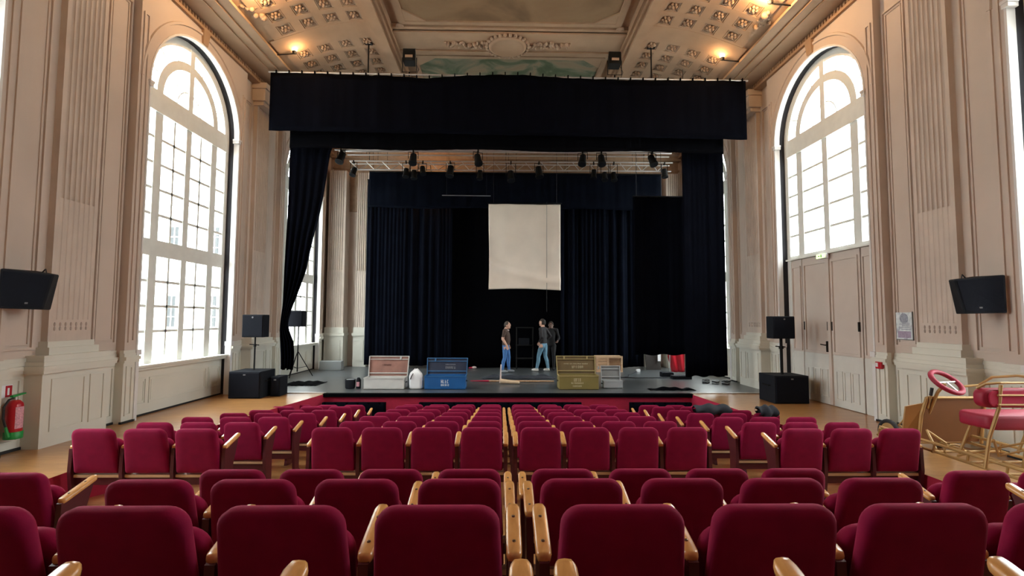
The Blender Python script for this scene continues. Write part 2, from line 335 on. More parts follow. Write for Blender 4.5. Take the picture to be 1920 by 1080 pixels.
def side_wall(side, nm):
    mb = MB()
    def q(u0, y0, z0, u1, y1, z1, vertical=True):
        mb.add([(X0+side*u0, y0, z0), (X0+side*u1, y1, z0), (X0+side*u1, y1, z1), (X0+side*u0, y0, z1)], [(0, 1, 2, 3)])
    # flat wall between the bays, its face W_
    edges = [YB]
    for yc in YC: edges += [yc-BH, yc+BH]
    edges.append(YE)
    for a, b in zip(edges[::2], edges[1::2]): q(W_, a, 1.0, W_, b, ZT+.5)
    for yc in YC:
        for yy in (yc-BH, yc+BH): q(A_, yy, 1.0, W_, yy, ZT+.5)
        q(A_, yc-BH, 1.0, A_, yc-WH, ZT+.5); q(A_, yc+WH, 1.0, A_, yc+BH, ZT+.5)
        ap = arch_pts(yc, WH)
        for (y0, z0), (y1, z1) in zip(ap, ap[1:]):
            mb.add([(X0+side*A_, y0, z0), (X0+side*A_, y1, z1), (X0+side*A_, y1, ZT+.5), (X0+side*A_, y0, ZT+.5)], [(0, 1, 2, 3)])
    wall = struct(mb.build('wall_'+nm, M['wall']), 'lamplight-tinted beige panelled wall with tall arched windows, %s side' % nm, 'wall')
    # dado zone in cream
    mb = MB()
    for a, b in zip(edges[::2], edges[1::2]): q(W_, a, 0, W_, b, 1.0)
    for yc in YC:
        for yy in (yc-BH, yc+BH): q(A_, yy, 0, W_, yy, 1.0)
        q(A_, yc-BH, 0, A_, yc-WH, 1.0); q(A_, yc+WH, 0, A_, yc+BH, 1.0)
    mb.build('dado', M['dado'], wall)
    # dado rail, following the steps of the wall
    mb = MB()
    def rail(u, y0, y1):
        ub(mb, side, u-.035, u+.05, y0, y1, .985, 1.03); ub(mb, side, u-.06, u+.05, y0, y1, 1.03, 1.085); ub(mb, side, u-.03, u+.05, y0, y1, 1.085, 1.14); ub(mb, side, u-.015, u+.05, y0, y1, 1.14, 1.19)
    for a, b in zip(edges[::2], edges[1::2]): rail(W_, a, b)
    for yc in YC:
        rail(A_, yc-BH-.03, yc-WH+.02); rail(A_, yc+WH-.02, yc+BH+.03)
    struct(mb.build('dado_rail', M['dado'], wall))
    # baseboard shadow gap
    mb = MB()
    for a, b in zip(edges[::2], edges[1::2]): ub(mb, side, W_-.02, W_+.02, a, b, 0, .035)
    for yc in YC: ub(mb, side, A_-.02, A_+.02, yc-BH-.02, yc-WH, 0, .035); ub(mb, side, A_-.02, A_+.02, yc+WH, yc+BH+.02, 0, .035)
    struct(mb.build('baseboard_'+nm, M['cable']), 'dark gap strip at the foot of the %s wall' % nm, 'baseboard')
    # pilasters
    for pc in PIERS:
        hw, hb = .35, .55
        p1 = min(pc+hb, YE)
        mb = MB(); ub(mb, side, P_-.02, W_, pc-hb, p1, 0, .985)
        ped = mb.build('pedestal', M['dado'], wall)
        mb = MB(); ub(mb, side, P_-.08, W_, pc-hb-.05, p1+.04, .985, 1.03); ub(mb, side, P_-.10, W_, pc-hb-.07, p1+.05, 1.03, 1.085)
        ub(mb, side, P_-.06, W_, pc-hb-.03, p1+.03, 1.085, 1.14); ub(mb, side, P_-.03, W_, pc-hb, p1, 1.14, 1.22)
        ub(mb, side, P_+.04, W_, pc-hw-.06, min(pc+hw+.06, YE), 1.22, 1.32); ub(mb, side, P_+.09, W_, pc-hw-.03, min(pc+hw+.03, YE), 1.32, 1.40)
        mb.build('pedestal_cap', M['dado'], ped)
        mb = MB(); frame_bars(mb, side, P_-.035, P_-.01, pc-.42, min(pc+.12, YE), .2, .9, .025); frame_bars(mb, side, P_-.035, P_-.01, pc+.2, min(pc+.46, YE+.3), .2, .9, .02)
        mb.build('panel_moulding', M['dado'], ped)
        for y0, y1 in ((pc-.93, pc-.47), (pc+.47, pc+.93)):
            mb = MB(); frame_bars(mb, side, W_-.028, W_, y0, y1, 1.30, 7.1, .03); mb.build('panel_moulding', M['wall'], wall)
            mb = MB(); frame_bars(mb, side, W_-.016, W_, y0+.06, y1-.06, 1.36, 7.04, .018); mb.build('panel_moulding', M['wall'], wall)
        for y0, y1 in ((pc-.93, pc-.60), (pc+.60, pc+.93)):
            mb = MB(); frame_bars(mb, side, W_-.02, W_, y0, y1, .12, .93, .025); mb.build('panel_moulding', M['dado'], wall)
        # fluted shaft: shallow reeds below, deep flutes above
        for z0, z1, dep, mm in ((1.38, 1.70, .001, 'shaft'), (1.70, 3.42, .010, 'shaft'), (3.42, 7.1, .030, 'shaft')):
            pts = shaft_mesh(z0, z1, dep)
            v = []
            for z in (z0, z1):
                v += [(X0+side*(FS+d), pc+y, z) for y, d in pts]
                v += [(X0+side*W_, pc+hw, z), (X0+side*W_, pc-hw, z)]
            n = len(pts)+2
            f = [(k, (k+1) % n, n+(k+1) % n, n+k) for k in range(n)] + [tuple(range(n)), tuple(range(n, 2*n))]
            MB().add(v, f).build('fluted_shaft', M[mm], wall)
        mb = MB(); ub(mb, side, P_-.04, W_, pc-hw-.04, pc+hw+.04, 7.1, 7.2); ub(mb, side, P_-.10, W_, pc-hw-.10, pc+hw+.10, 7.2, 7.5); ub(mb, side, P_-.14, W_, pc-hw-.14, pc+hw+.14, 7.5, 7.64)
        mb.build('capital', M['shaft'], wall)
        # small paired bead ornaments under the flutes, each its own piece
        me = MB().ball((0, 0, 0), (.012, .016, .03), 8, 5).mesh('bead', M['groove'], True)  # beads in a darker tone than the shaft
        if side < 0 or True:
            if 5 < pc < 14:
                fw = .70*.86/7
                for k in range(7):
                    for z in (1.575, 1.635):
                        inst('bead', me, wall, (X0+side*FS, pc-.35*.86+fw*(k+.5), z))
        # tall panel mouldings either side of the shaft, on the flat wall
    for yc in YC:
        for y0, y1 in ((yc-BH+.05, yc-WH-.09), (yc+WH+.09, yc+BH-.05)):
            mb = MB(); frame_bars(mb, side, A_-.022, A_, y0, y1, 1.32, 7.0, .035); mb.build('panel_moulding', M['wall'], wall)
            mb = MB(); frame_bars(mb, side, A_-.018, A_, y0, y1, .12, .93, .025); mb.build('panel_moulding', M['dado'], wall)
        # archivolt moulding and keystone
        mb = MB(); r0, r1 = WH+.19, WH+.235; n = 36
        R = []
        for k in range(n+1):
            a = PI*k/n; c, s_ = -math.cos(a), math.sin(a)
            R.append([(X0+side*u, yc+c*r, ZS+s_*r) for u, r in ((A_-.03, r0), (A_-.03, r1), (A_, r1+.01), (A_, r0-.01))])
        mb.rings(R); mb.build('archivolt', M['wall'], wall)
        mb = MB(); mb.hexa([(X0+side*u, yc+y, z) for u, y, z in ((A_-.035, -.08, 7.34), (A_-.035, .08, 7.34), (A_, .08, 7.34), (A_, -.08, 7.34), (A_-.06, -.11, 7.63), (A_-.06, .11, 7.63), (A_, .11, 7.63), (A_, -.11, 7.63))])
        mb.build('keystone', M['plaster'], wall)
    # cornice
    mb = MB(); ub(mb, side, A_-.06, 6.7, YB, YE, 7.62, 7.68); ub(mb, side, A_-.03, 6.7, YB, YE, 7.68, 7.77); ub(mb, side, 5.90, 6.7, YB, YE, 7.77, 7.80)
    ub(mb, side, 5.70, 6.7, YB, YE, 7.80, 7.84); ub(mb, side, 5.46, 6.7, YB, YE, 7.84, 7.90); ub(mb, side, 5.55, 6.7, YB, YE, 7.9, 8.3)
    mb.build('cornice', M['plaster'], wall)
    mb = MB(); y = 7.5
    while y < YE: ub(mb, side, A_-.055, A_, y, y+.045, 7.69, 7.765); y += .09
    d = mb.build('dentil_course', M['plaster'], wall); d['kind'] = 'stuff'
    return wall
wall_l = side_wall(-1, 'left'); wall_r = side_wall(1, 'right')

# ------------------------------------------------------------------ windows and door
PANE = {}
def pane(win, side, y0, y1, z0, z1):
    k = (round(y1-y0, 3), round(z1-z0, 3))
    if k not in PANE: PANE[k] = MB().box(-.003, .003, -k[0]/2, k[0]/2, -k[1]/2, k[1]/2).mesh('glass_pane', M['glass'])
    inst('glass_pane', PANE[k], win, (X0+side*(G_+.03), (y0+y1)/2, (z0+z1)/2))
def arch_pane(win, side, yc, r0, r1, a0, a1):
    n = 6; v = []; f = []
    for du in (-.003, .003):
        for r in (r0, r1):
            v += [(X0+side*(G_+.03)+du, yc-r*math.cos(a0+(a1-a0)*k/n), ZS+.03+r*math.sin(a0+(a1-a0)*k/n)) for k in range(n+1)]
    for k in range(n): f += [(k, k+1, n+2+k, n+1+k), (2*n+2+k, 2*n+3+k, 3*n+4+k, 3*n+3+k)]
    MB().add(v, f).build('glass_pane', M['glass'], win)
def arc_bar(mb, side, yc, r0, r1, u0, u1, zc=ZS+.03, a0=0, a1=PI, n=24):
    R = []
    for k in range(n+1):
        a = a0+(a1-a0)*k/n; c, s_ = -math.cos(a), math.sin(a)
        R.append([(X0+side*u, yc+c*r, zc+s_*r) for u, r in ((u0, r0), (u0, r1), (u1, r1), (u1, r0))])
    return mb.rings(R)

def window(idx, side, yc, door, where):
    win = bpy.data.objects.new('window_%d' % idx, None); COL.objects.link(win)
    struct(win, 'tall arched window with many white glazed panes, %s' % where, 'window')
    u0, u1 = G_, G_+.07
    # reveal: white edge and black blackout lining
    for nm, a, b, mm in (('reveal_edge', A_-.012, A_+.105, 'trim'), ('blackout_lining', A_+.105, G_+.02, 'blackout')):
        mb = MB(); t = .03
        z0 = 0
        if nm == 'reveal_edge': z0 = 1.19
        ub(mb, side, a, b, yc-WH-t, yc-WH+.004, z0, ZS); ub(mb, side, a, b, yc+WH-.004, yc+WH+t, z0, ZS)
        arc_bar(mb, side, yc, WH-.004, WH+t, a, b, ZS)
        mb.build(nm, M[mm], win)
    mb = MB()
    for y in (yc-WH, yc+WH):
        ub(mb, side, A_-.03, A_+.11, y-.045, y+.045, ZS-.10, ZS-.04); ub(mb, side, A_-.04, A_+.11, y-.055, y+.055, ZS-.04, ZS)
        ub(mb, side, A_-.04, A_+.11, y-.055, y+.055, 1.10, 1.19); ub(mb, side, A_-.02, A_+.11, y-.035, y+.035, 0, 1.10)
    mb.build('impost', M['trim'], win)
    # frame
    mb = MB(); ub(mb, side, u0, u1, yc-WH, yc-WH+.13, 0, ZS); ub(mb, side, u0, u1, yc+WH-.13, yc+WH, 0, ZS); arc_bar(mb, side, yc, WH-.17, WH, u0, u1, ZS)
    mb.build('frame', M['frame'], win)
    mb = MB(); ub(mb, side, u0-.03, u1, yc-WH+.13, yc+WH-.13, 5.53, 5.92); mb.build('transom', M['frame'], win)
    zb = 3.2 if door else 3.16
    mb = MB(); ub(mb, side, u0-.01, u1, yc-WH+.13, yc+WH-.13, 2.86 if not door else 3.10, zb); mb.build('transom', M['frame'], win)
    if door:
        mb = MB(); ub(mb, side, u0-.06, u1, yc-WH+.02, yc+WH-.02, 3.10, 3.135); mb.build('drip_rail', M['frame'], win)
    bars = [(yc-.08, yc+.08), (yc+.77, yc+.97), (yc-.97, yc-.77)]
    zlo = zb if door else 1.0
    for a, b in bars:
        mb = MB(); ub(mb, side, u0-.005, u1, a, b, zb, 5.53)
        if not door: ub(mb, side, u0-.005, u1, a, b, .88, 2.86)
        mb.build('mullion', M['frame'], win)
    mb = MB(); arc_bar(mb, side, yc, .80, .97, u0-.005, u1); mb.build('arch_mullion', M['frame'], win)
    mb = MB(); ub(mb, side, u0-.012, u1+.004, yc-.07, yc+.07, 5.9, ZS+WH-.1); mb.build('mullion', M['frame'], win)
    # glazing bars + panes of the rectangular lights
    cols = [(yc-WH+.13, yc-.97), (yc-.77, yc-.43), (yc-.40, yc-.08), (yc+.08, yc+.40), (yc+.43, yc+.77), (yc+.97, yc+WH-.13)]
    secs = [(zb, 5.53, 5)] + ([] if door else [(1.02, 2.86, 4)])
    mb = MB()
    for z0, z1, n in secs:
        h = (z1-z0)/n
        for k in range(1, n):
            z = z0+h*k
            for a, b in ((cols[0][0], cols[0][1]), (yc-.77, yc-.08), (yc+.08, yc+.77), cols[5]): ub(mb, side, u0+.01, u0+.045, a, b, z-.024, z+.024)
        if not (door and n == 5):
            for y in (yc-.415, yc+.415): ub(mb, side, u0+.01, u0+.045, y-.024, y+.024, z0, z1)
        for k in range(n):
            if door:
                cc = [cols[0], (yc-.77, yc-.08), (yc+.08, yc+.77), cols[5]]
            else: cc = cols
            for a, b in cc: pane(win, side, a-.01, b+.01, z0+h*k+.012, z0+h*k+h-.012)
    if door:
        for k in range(1, 5):   # small knobs on the bars of the door's overlight
            pass
    mb.build('glazing_bars', M['frame'], win)
    # arched light
    mb = MB()
    for k in range(1, 8):
        if k == 4: continue
        a = PI*k/8; c, s_ = -math.cos(a), math.sin(a)
        p = [(yc+c*r, ZS+.03+s_*r) for r in (.95, WH-.15)]
        mb.tube([(X0+side*(u0+.03), p[0][0], p[0][1]), (X0+side*(u0+.03), p[1][0], p[1][1])], .016, 6)
    for k in (2, 6):
        a = PI*k/8; c, s_ = -math.cos(a), math.sin(a)
        mb.tube([(X0+side*(u0+.03), yc+c*.38, ZS+.03+s_*.38), (X0+side*(u0+.03), yc+c*.82, ZS+.03+s_*.82)], .012, 6)
    arc_bar(mb, side, yc, .37, .395, u0+.015, u0+.045)
    mb.build('glazing_bars', M['frame'], win)
    for k in range(8): arch_pane(win, side, yc, .95, WH-.15, PI*k/8+.012, PI*(k+1)/8-.012)
    for k in range(4): arch_pane(win, side, yc, .05, .82, PI*k/4+.01, PI*(k+1)/4-.01)
    if not door:
        mb = MB(); ub(mb, side, A_+.03, u1, yc-WH+.004, yc+WH-.004, .86, .90); ub(mb, side, A_+.08, u1, yc-WH+.004, yc+WH-.004, .81, .86)
        mb.build('window_sill', M['dado'], win)
        mb = MB(); ub(mb, side, u0-.03, u1, yc-WH+.004, yc+WH-.004, 0, .82); ap = mb.build('apron_panel', M['dado'], win)
        for a, b in ((yc-.85, yc+.85), (yc+.93, yc+WH-.08), (yc-WH+.08, yc-.93)):
            mb = MB(); frame_bars(mb, side, u0-.045, u0-.02, a, b, .2, .66, .022)
            mb.build('panel_moulding', M['dado'], ap)
            mb = MB(); frame_bars(mb, side, u0-.038, u0-.02, a+.05, b-.05, .25, .61, .012)
            mb.build('panel_moulding', M['dado'], ap)
        mb = MB(); ub(mb, side, u0-.045, u0-.02, yc-WH+.004, yc+WH-.004, 0, .03); mb.build('shadow_gap', M['cable'], win)
    return win
n = 1
WHERE = {(-1, 0): 'left wall nearest the camera', (-1, 1): 'left wall in full view', (-1, 2): 'left wall behind the gathered stage curtain',
         (1, 0): 'right wall at the picture edge', (1, 1): 'right wall above the double door', (1, 2): 'right wall behind the stage curtain'}
for s in (-1, 1):
    for i, yc in enumerate(YC):
        window(n, s, yc, s == 1 and i == 1, WHERE[(s, i)]); n += 1

def double_door():
    s, yc = 1, YC[1]
    d = bpy.data.objects.new('door_1', None); COL.objects.link(d); struct(d, 'beige panelled double door below the right arched window', 'door')
    u0, u1 = G_+.01, G_+.07
    for a, b in ((yc-.87, yc-.006), (yc+.006, yc+.90)):
        mb = MB(); ub(mb, s, u0, u1, a, b, .01, 3.1); leaf = mb.build('door_leaf', M['door'], d)
        mb = MB(); ub(mb, s, u0-.008, u0, a, b, .01, 1.03); mb.build('kick_panel', M['doorlow'], leaf)
        mb = MB(); frame_bars(mb, s, u0-.025, u0, a+.05, b-.05, 1.04, 2.98, .05); mb.build('panel_moulding', M['door'], leaf)
        for k in range(3):
            w = (b-a-.2)/3; mb = MB(); frame_bars(mb, s, u0-.022, u0-.006, a+.1+w*k+.02, a+.1+w*(k+1)-.02, .15, .72, .02); mb.build('panel_moulding', M['doorlow'], leaf)
        for y in (a+.06, b-.06):
            mb = MB(); ub(mb, s, u0-.035, u0, y-.015, y+.015, 1.52, 1.70); mb.build('hinge', M['socket'], leaf)
    for a, b in ((yc-WH+.13, yc-.90), (yc+.93, yc+WH-.13)):
        mb = MB(); ub(mb, s, u0+.005, u1, a, b, 0, 3.1); p = mb.build('side_panel', M['door'], d)
        mb = MB(); ub(mb, s, u0-.003, u0+.005, a, b, .01, 1.03); mb.build('kick_panel', M['doorlow'], p)
        mb = MB(); frame_bars(mb, s, u0-.02, u0+.005, a+.03, b-.03, 1.06, 2.95, .03); mb.build('panel_moulding', M['door'], p)
    mb = MB(); ub(mb, s, u1, u1+.04, yc-WH, yc+WH, -.05, 3.15); mb.build('leak_block_board', M['door'], d)  # unseen board added behind the leaves to stop daylight leaking in
    mb = MB(); ub(mb, s, u0-.045, u0, yc-.04, yc+.04, .02, 3.08); mb.build('cover_strip', M['door'], d)
    mb = MB(); ub(mb, s, u0-.055, u0-.03, yc+.05, yc+.10, 1.08, 1.30); mb.tube([(X0+u0-.05, yc+.075, 1.22), (X0+u0-.09, yc+.075, 1.22), (X0+u0-.095, yc+.21, 1.23)], .012, 6)
    mb.build('door_handle', M['socket'], d)
double_door()
ex = thing('exit_sign', 'small glowing green exit sign above the double door', 'exit sign', (X0+G_-.08, YC[1]+.07, 3.06))
MB().box(-.03, .03, -.15, .15, -.05, .05).build('housing', M['white'], ex)
MB().box(-.036, -.03, -.14, .14, -.042, .042).build('lit_face', M['exitg'], ex)
mb = MB(); mb.box(-.040, -.036, -.035, -.005, -.03, .01); mb.ball((-.038, -.02, .022), .012, 6, 4); mb.box(-.040, -.036, .03, .075, -.01, .01)
mb.build('pictogram', M['green'], ex)

# ------------------------------------------------------------------ end walls
mb = MB(); mb.add([(X0-6.7, YE, -.1), (X0+6.7, YE, -.1), (X0+6.7, YE, 9), (X0-6.7, YE, 9)], [(0, 1, 2, 3)])
we = struct(mb.build('wall_back', M['wall']), 'stage end wall with fluted pilasters, mostly behind black drapes', 'wall')
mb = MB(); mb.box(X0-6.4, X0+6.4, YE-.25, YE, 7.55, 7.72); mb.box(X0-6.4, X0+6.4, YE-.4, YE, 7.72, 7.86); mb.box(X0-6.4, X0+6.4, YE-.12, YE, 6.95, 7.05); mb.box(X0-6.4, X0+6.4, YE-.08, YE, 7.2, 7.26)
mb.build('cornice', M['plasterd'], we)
MB().box(X0-6.35, X0+6.35, YE-.06, YE, 5.6, 7.56).build('dimmed_upper_wall', M['plasterd'], we)  # darker brown here and on the cornice paints in the dim stage top
for s in (-1, 1):
    for xa, xb, yf in ((5.02, 5.42, YE-.22), (5.75, 6.35, YE-.48)):
        x0, x1 = sorted((X0+s*xa, X0+s*xb))
        mb = MB(); mb.box(x0-.03, x1+.03, yf-.05, YE, 0, 1.1); ped = mb.build('pedestal', M['dado'], we)
        mb = MB(); mb.box(x0-.07, x1+.07, yf-.1, YE, 1.1, 1.2); mb.box(x0-.03, x1+.03, yf-.05, YE, 1.2, 1.4); mb.build('pedestal_cap', M['dado'], ped)
        mb = MB(); y = yf-.06
        mb.box(x0+.06, x1-.06, yf-.065, yf-.05, .2, .95); mb.build('panel_moulding', M['dado'], ped)
        hw = (x1-x0)/2; cx = (x0+x1)/2
        for z0, z1, dep in ((1.4, 3.42, .012), (3.42, 7.0, .035)):
            nf = 7 if hw > .25 else 5
            pts = shaft_mesh(z0, z1, dep, hw, nf); v = []
            for z in (z0, z1): v += [(cx+a, yf+d, z) for a, d in pts] + [(cx+hw, YE, z), (cx-hw, YE, z)]
            m_ = len(pts)+2
            MB().add(v, [(k, (k+1) % m_, m_+(k+1) % m_, m_+k) for k in range(m_)] + [tuple(range(m_)), tuple(range(m_, 2*m_))]).build('fluted_shaft', M['shaft'], we)
mb = MB(); mb.add([(X0-6.7, YB, -.1), (X0+6.7, YB, -.1), (X0+6.7, YB, 9), (X0-6.7, YB, 9)], [(3, 2, 1, 0)])
struct(mb.build('wall_rear', M['wall']), 'plain beige wall behind the audience', 'wall')

# ------------------------------------------------------------------ ceiling
def zcove(u):
    t = (5.5-u)/2.3; return 7.86+.56*math.sin(max(0, min(1, t))*PI/2)
mb = MB()
for s in (-1, 1):
    us = [5.5-2.3*k/14 for k in range(15)]
    for a, b in zip(us, us[1:]):
        mb.add([(X0+s*a, YB, zcove(a)+.05), (X0+s*b, YB, zcove(b)+.05), (X0+s*b, YE, zcove(b)+.05), (X0+s*a, YE, zcove(a)+.05)], [(0, 1, 2, 3)])
mb.add([(X0-3, YB, 8.66), (X0+3, YB, 8.66), (X0+3, YE, 8.66), (X0-3, YE, 8.66)], [(0, 1, 2, 3)])
ceil = struct(mb.build('ceiling', M['plaster']), 'ornate plaster ceiling with coffered coves and painted panels', 'ceiling')
mb = MB(); mb.box(X0-6.9, X0+6.9, YB-.1, YE+.1, 8.95, 9.05); struct(mb.build('ceiling_sky_block', M['slate']), 'unseen slab added above the plaster ceiling to block the sky', 'roof')  # unseen slab added to shut out the sky above the coves
for s in (-1, 1):
    mb = MB(); ub(mb, s, 2.86, 3.20, YB, YE, 8.36, 8.7); ub(mb, s, 2.92, 3.14, YB, YE, 8.30, 8.36); ub(mb, s, 2.80, 2.86, YB, YE, 8.46, 8.7); ub(mb, s, 3.20, 3.26, YB, YE, 8.40, 8.6)
    mb.build('beam', M['plaster'], ceil)
# cove surface (in front of the slab) as ribs, with real coffers
def cove_pt(s, u, y, d=0):   # d = drop below the surface along the local normal
    t = (5.5-u)/2.3; dz = -.56*PI/2/2.3*math.cos(max(0, min(1, t))*PI/2)
    n_ = Vector((dz*-1*0+(-dz), 1)); n_ = Vector((-dz, 1)).normalized()
    return (X0+s*(u-n_.x*d*1), y, zcove(u)+.05-n_.y*d)
def cove_box(mb, s, ua, ub_, y0, y1, d0, d1):
    n = max(1, round(abs(ua-ub_)/.15))
    for k in range(n):
        a, b = ua+(ub_-ua)*k/n, ua+(ub_-ua)*(k+1)/n
        mb.hexa([cove_pt(s, u, y, d) for d in (d1, d0) for u, y in ((a, y0), (b, y0), (b, y1), (a, y1))])
ucols = [5.22-.50*k for k in range(5)]      # rib lines between four coffer columns
bays = [(6.05, 10.72), (11.28, 15.9)]
cof = {}
for s in (-1, 1):
    mb = MB()
    for (b0, b1) in bays:
        pitch = (b1-b0)/10
        for k in range(11):
            y = b0+pitch*k; cove_box(mb, s, 5.32, 3.16, y-.07, y+.07, 0, .035)
        for u in ucols: cove_box(mb, s, u+.10, u-.10, b0, b1, 0, .034)
    mb.build('coffer_ribs', M['plaster'], ceil)
    mb = MB()
    for y0, y1 in ((5.5, 6.05), (10.72, 11.28), (15.9, 16.5)): cove_box(mb, s, 5.42, 3.16, y0, y1, 0, .04)
    mb.build('rib_band', M['plaster'], ceil)
# one coffer: stepped frame and a rosette, copied into every field
mb = MB()
for a, w, d in ((.128, .02, .028), (.102, .016, .016)):
    for x0, x1, y0, y1 in ((-a, a, -a, -a+w), (-a, a, a-w, a), (-a, -a+w, -a, a), (a-w, a, -a, a)): mb.box(x0, x1, y0, y1, -d, 0)
cof_me = mb.mesh('coffer_frame', M['plasterd'])
mb = MB()
mb.ball((0, 0, -.025), (.035, .035, .03), 8, 5)
for k in range(6):
    a = 2*PI*k/6; mb.ball((.07*math.cos(a), .07*math.sin(a), -.012), (.036, .036, .022), 8, 4)
ros_me = mb.mesh('rosette', M['rosette'], True)
for s in (-1, 1):
    for (b0, b1) in bays:
        pitch = (b1-b0)/10
        for k in range(10):
            yy = b0+pitch*(k+.5)
            if yy < 8.2: continue
            for c in range(4):
                u = ucols[c]-.25
                p = cove_pt(s, u, yy, 0); t = (5.5-u)/2.3; sl = math.atan(.56*PI/2/2.3*math.cos(t*PI/2))
                c_ = inst('coffer', cof_me, ceil, p, (0, s*sl, 0), (1.16, 1.3, 1)); inst('rosette', ros_me, c_, (0, 0, -.01), scale=(.85, .85, 1.3))
# central ceiling: cross bands, cartouche, paintings
def cbox(name, x0, x1, y0, y1, z0, z1, mm, par=ceil): return MB().box(X0+x0, X0+x1, y0, y1, z0, z1).build(name, M[mm], par)
for y0 in (1.2, 6.3, 11.25):
    cbox('cross_band', -2.8, 2.8, y0, y0+.95, 8.56, 8.66, 'plaster')
    for dy, h in ((-.12, .09), (.0, .14), (.83, .14), (1.0, .09)):
        mb = MB(); mb.box(X0-2.8, X0+2.8, y0+dy, y0+dy+.10, 8.66-h, 8.66); mb.build('band_moulding', M['plaster'], ceil)
for y0, y1, mm in ((-1.8, 1.0, 'fresco2'), (2.4, 6.05, 'fresco'), (7.5, 10.95, 'fresco2'), (12.55, 16.9, 'fresco')):
    pn = cbox('painted_panel', -2.45, 2.45, y0, y1, 8.63, 8.655, mm)
    mb = MB()
    for a, b, c, d in ((-2.6, 2.6, y0-.12, y0), (-2.6, 2.6, y1, y1+.12), (-2.6, -2.45, y0, y1), (2.45, 2.6, y0, y1)): mb.box(X0+a, X0+b, c, d, 8.59, 8.66)
    mb.build('panel_frame', M['plaster'], pn)
    mb = MB()   # chamfer pieces across the corners
    for sx in (-1, 1):
        for yy, sy in ((y0, 1), (y1, -1)):
            v = [(X0+sx*2.5, yy, 8.6), (X0+sx*1.95, yy, 8.6), (X0+sx*2.5, yy+sy*.45, 8.6)]
            mb.add(v+[(a, b, 8.66) for a, b, c in v], [(0, 1, 2), (3, 4, 5), (0, 1, 4, 3), (1, 2, 5, 4), (2, 0, 3, 5)])
    mb.build('corner_spandrel', M['plaster'], pn)
    me = MB().lathe([(.10, 0), (.10, -.02), (.075, -.035), (.05, -.02), (.02, -.045)], n=14).mesh('corner_rosette', M['plasterd'], True)
    for sx in (-1, 1):
        for yy in (y0-.18, y1+.18): inst('corner_rosette', me, ceil, (X0+sx*2.6, yy, 8.6))
cart = MB()
R = [[(X0-.06+a*.42*r*math.cos(2*PI*k/28), 11.78+.40*r*math.sin(2*PI*k/28), z) for k in range(28)] for r, z, a in ((1.15, 8.56, 1), (1.12, 8.47, 1), (.95, 8.44, 1), (.85, 8.48, 1), (.05, 8.46, 1))]
cart.rings(R); co = cart.build('cartouche', M['plaster'], ceil, True)
rnd = random.Random(3)
mb = MB()
for k in range(26):
    a = 2*PI*k/26; mb.ball((X0-.06+.52*math.cos(a), 11.78+.50*math.sin(a), 8.50), (.05, .05, .05), 7, 4)
mb.build('garland', M['plasterd'], co, True)
for sx in (-1, 1):
    mb = MB()
    for k in range(30):
        d = .55+k*.034; a = .22*math.exp(-k/26)
        mb.ball((X0-.06+sx*d, 11.78+rnd.uniform(-a, a), 8.535), (rnd.uniform(.03, .06), rnd.uniform(.03, .06), rnd.uniform(.03, .07)), 7, 4)
    mb.build('acanthus_scroll', M['plasterd'], co, True)
# shell ornaments on the cornice edge
for s in (-1, 1):
    for y in (9.7,):
        mb = MB()
        for k in range(14): mb.ball((X0+s*(5.42-rnd.uniform(0, .28)), y+rnd.uniform(-.28, .28), 7.94+rnd.uniform(0, .14)), rnd.uniform(.04, .09), 7, 5)
        mb.build('cornice_ornament', M['rosette'], ceil, True)

# ------------------------------------------------------------------ cornice lamps
def cornice_lamp(s, y, label, watts):
    t = thing('cornice_lamp', label, 'lamp', (X0+s*5.06, y, 7.925), 0, 'warm lamps along the cornices')
    MB().lathe([(.02, -.02), (.05, 0), (.055, .05), (.04, .06)], n=10).build('lamp_base', M['fixture'], t)
    MB().ball((0, 0, .085), (.055, .05, .04), 10, 6).build('bulb', M['lampwarm'], t, True)
    l = bpy.data.lights.new('lamp_light', 'POINT'); l.energy = watts; l.color = (1., .58, .26); l.shadow_soft_size = .05
    o = bpy.data.objects.new('lamp_light', l); COL.objects.link(o); o.parent = t; o.location = (-s*.12, -.05, -.02)
    # bracket that carries the lamp off the cornice edge
    MB().tube([(0, 0, -.01), (s*.25, 0, -.03), (s*.42, 0, -.045)], .014, 6).build('bracket', M['fixture'], t)
for s, w in ((-1, 'left'), (1, 'right')):
    cornice_lamp(s, 11.2, 'small bright warm lamp on the %s cornice near the black border' % w, 6)
    cornice_lamp(s, 9.1, 'warm lamp on the %s cornice lighting the nearer coffers' % w, 50)
    cornice_lamp(s, 3.4, 'warm lamp on the %s cornice above the rear seats' % w, 22)

# ------------------------------------------------------------------ seats
def rr_outline(w0, w1, z0, z1, rt, rb, n=6):
    """closed outline (x, z): width w0 at bottom, w1 at top, rounded corners."""
    h0, h1 = w0/2, w1/2; P = []
    for cx, cz, r, a0 in ((h0-rb, z0+rb, rb, -PI/2), (h1-rt, z1-rt, rt, 0), (-h1+rt, z1-rt, rt, PI/2), (-h0+rb, z0+rb, rb, PI)):
        for k in range(n+1): a = a0+PI/2*k/n; P.append((cx+r*math.cos(a), cz+r*math.sin(a)))
    return P
def pad(mb, outline, layers, tilt):
    """pillow: layers of (inset, y); tilt(z) shifts y with height."""
    cx = sum(p[0] for p in outline)/len(outline); cz = sum(p[1] for p in outline)/len(outline)
    hx = max(p[0] for p in outline)-cx; hz = max(p[1] for p in outline)-cz
    R = []
    for ins, y in layers:
        fx, fz = 1-ins/hx, 1-ins/hz
        R.append([(cx+(x-cx)*fx, y+tilt(cz+(z-cz)*fz), cz+(z-cz)*fz) for x, z in outline])
    mb.rings(R)
S = {}
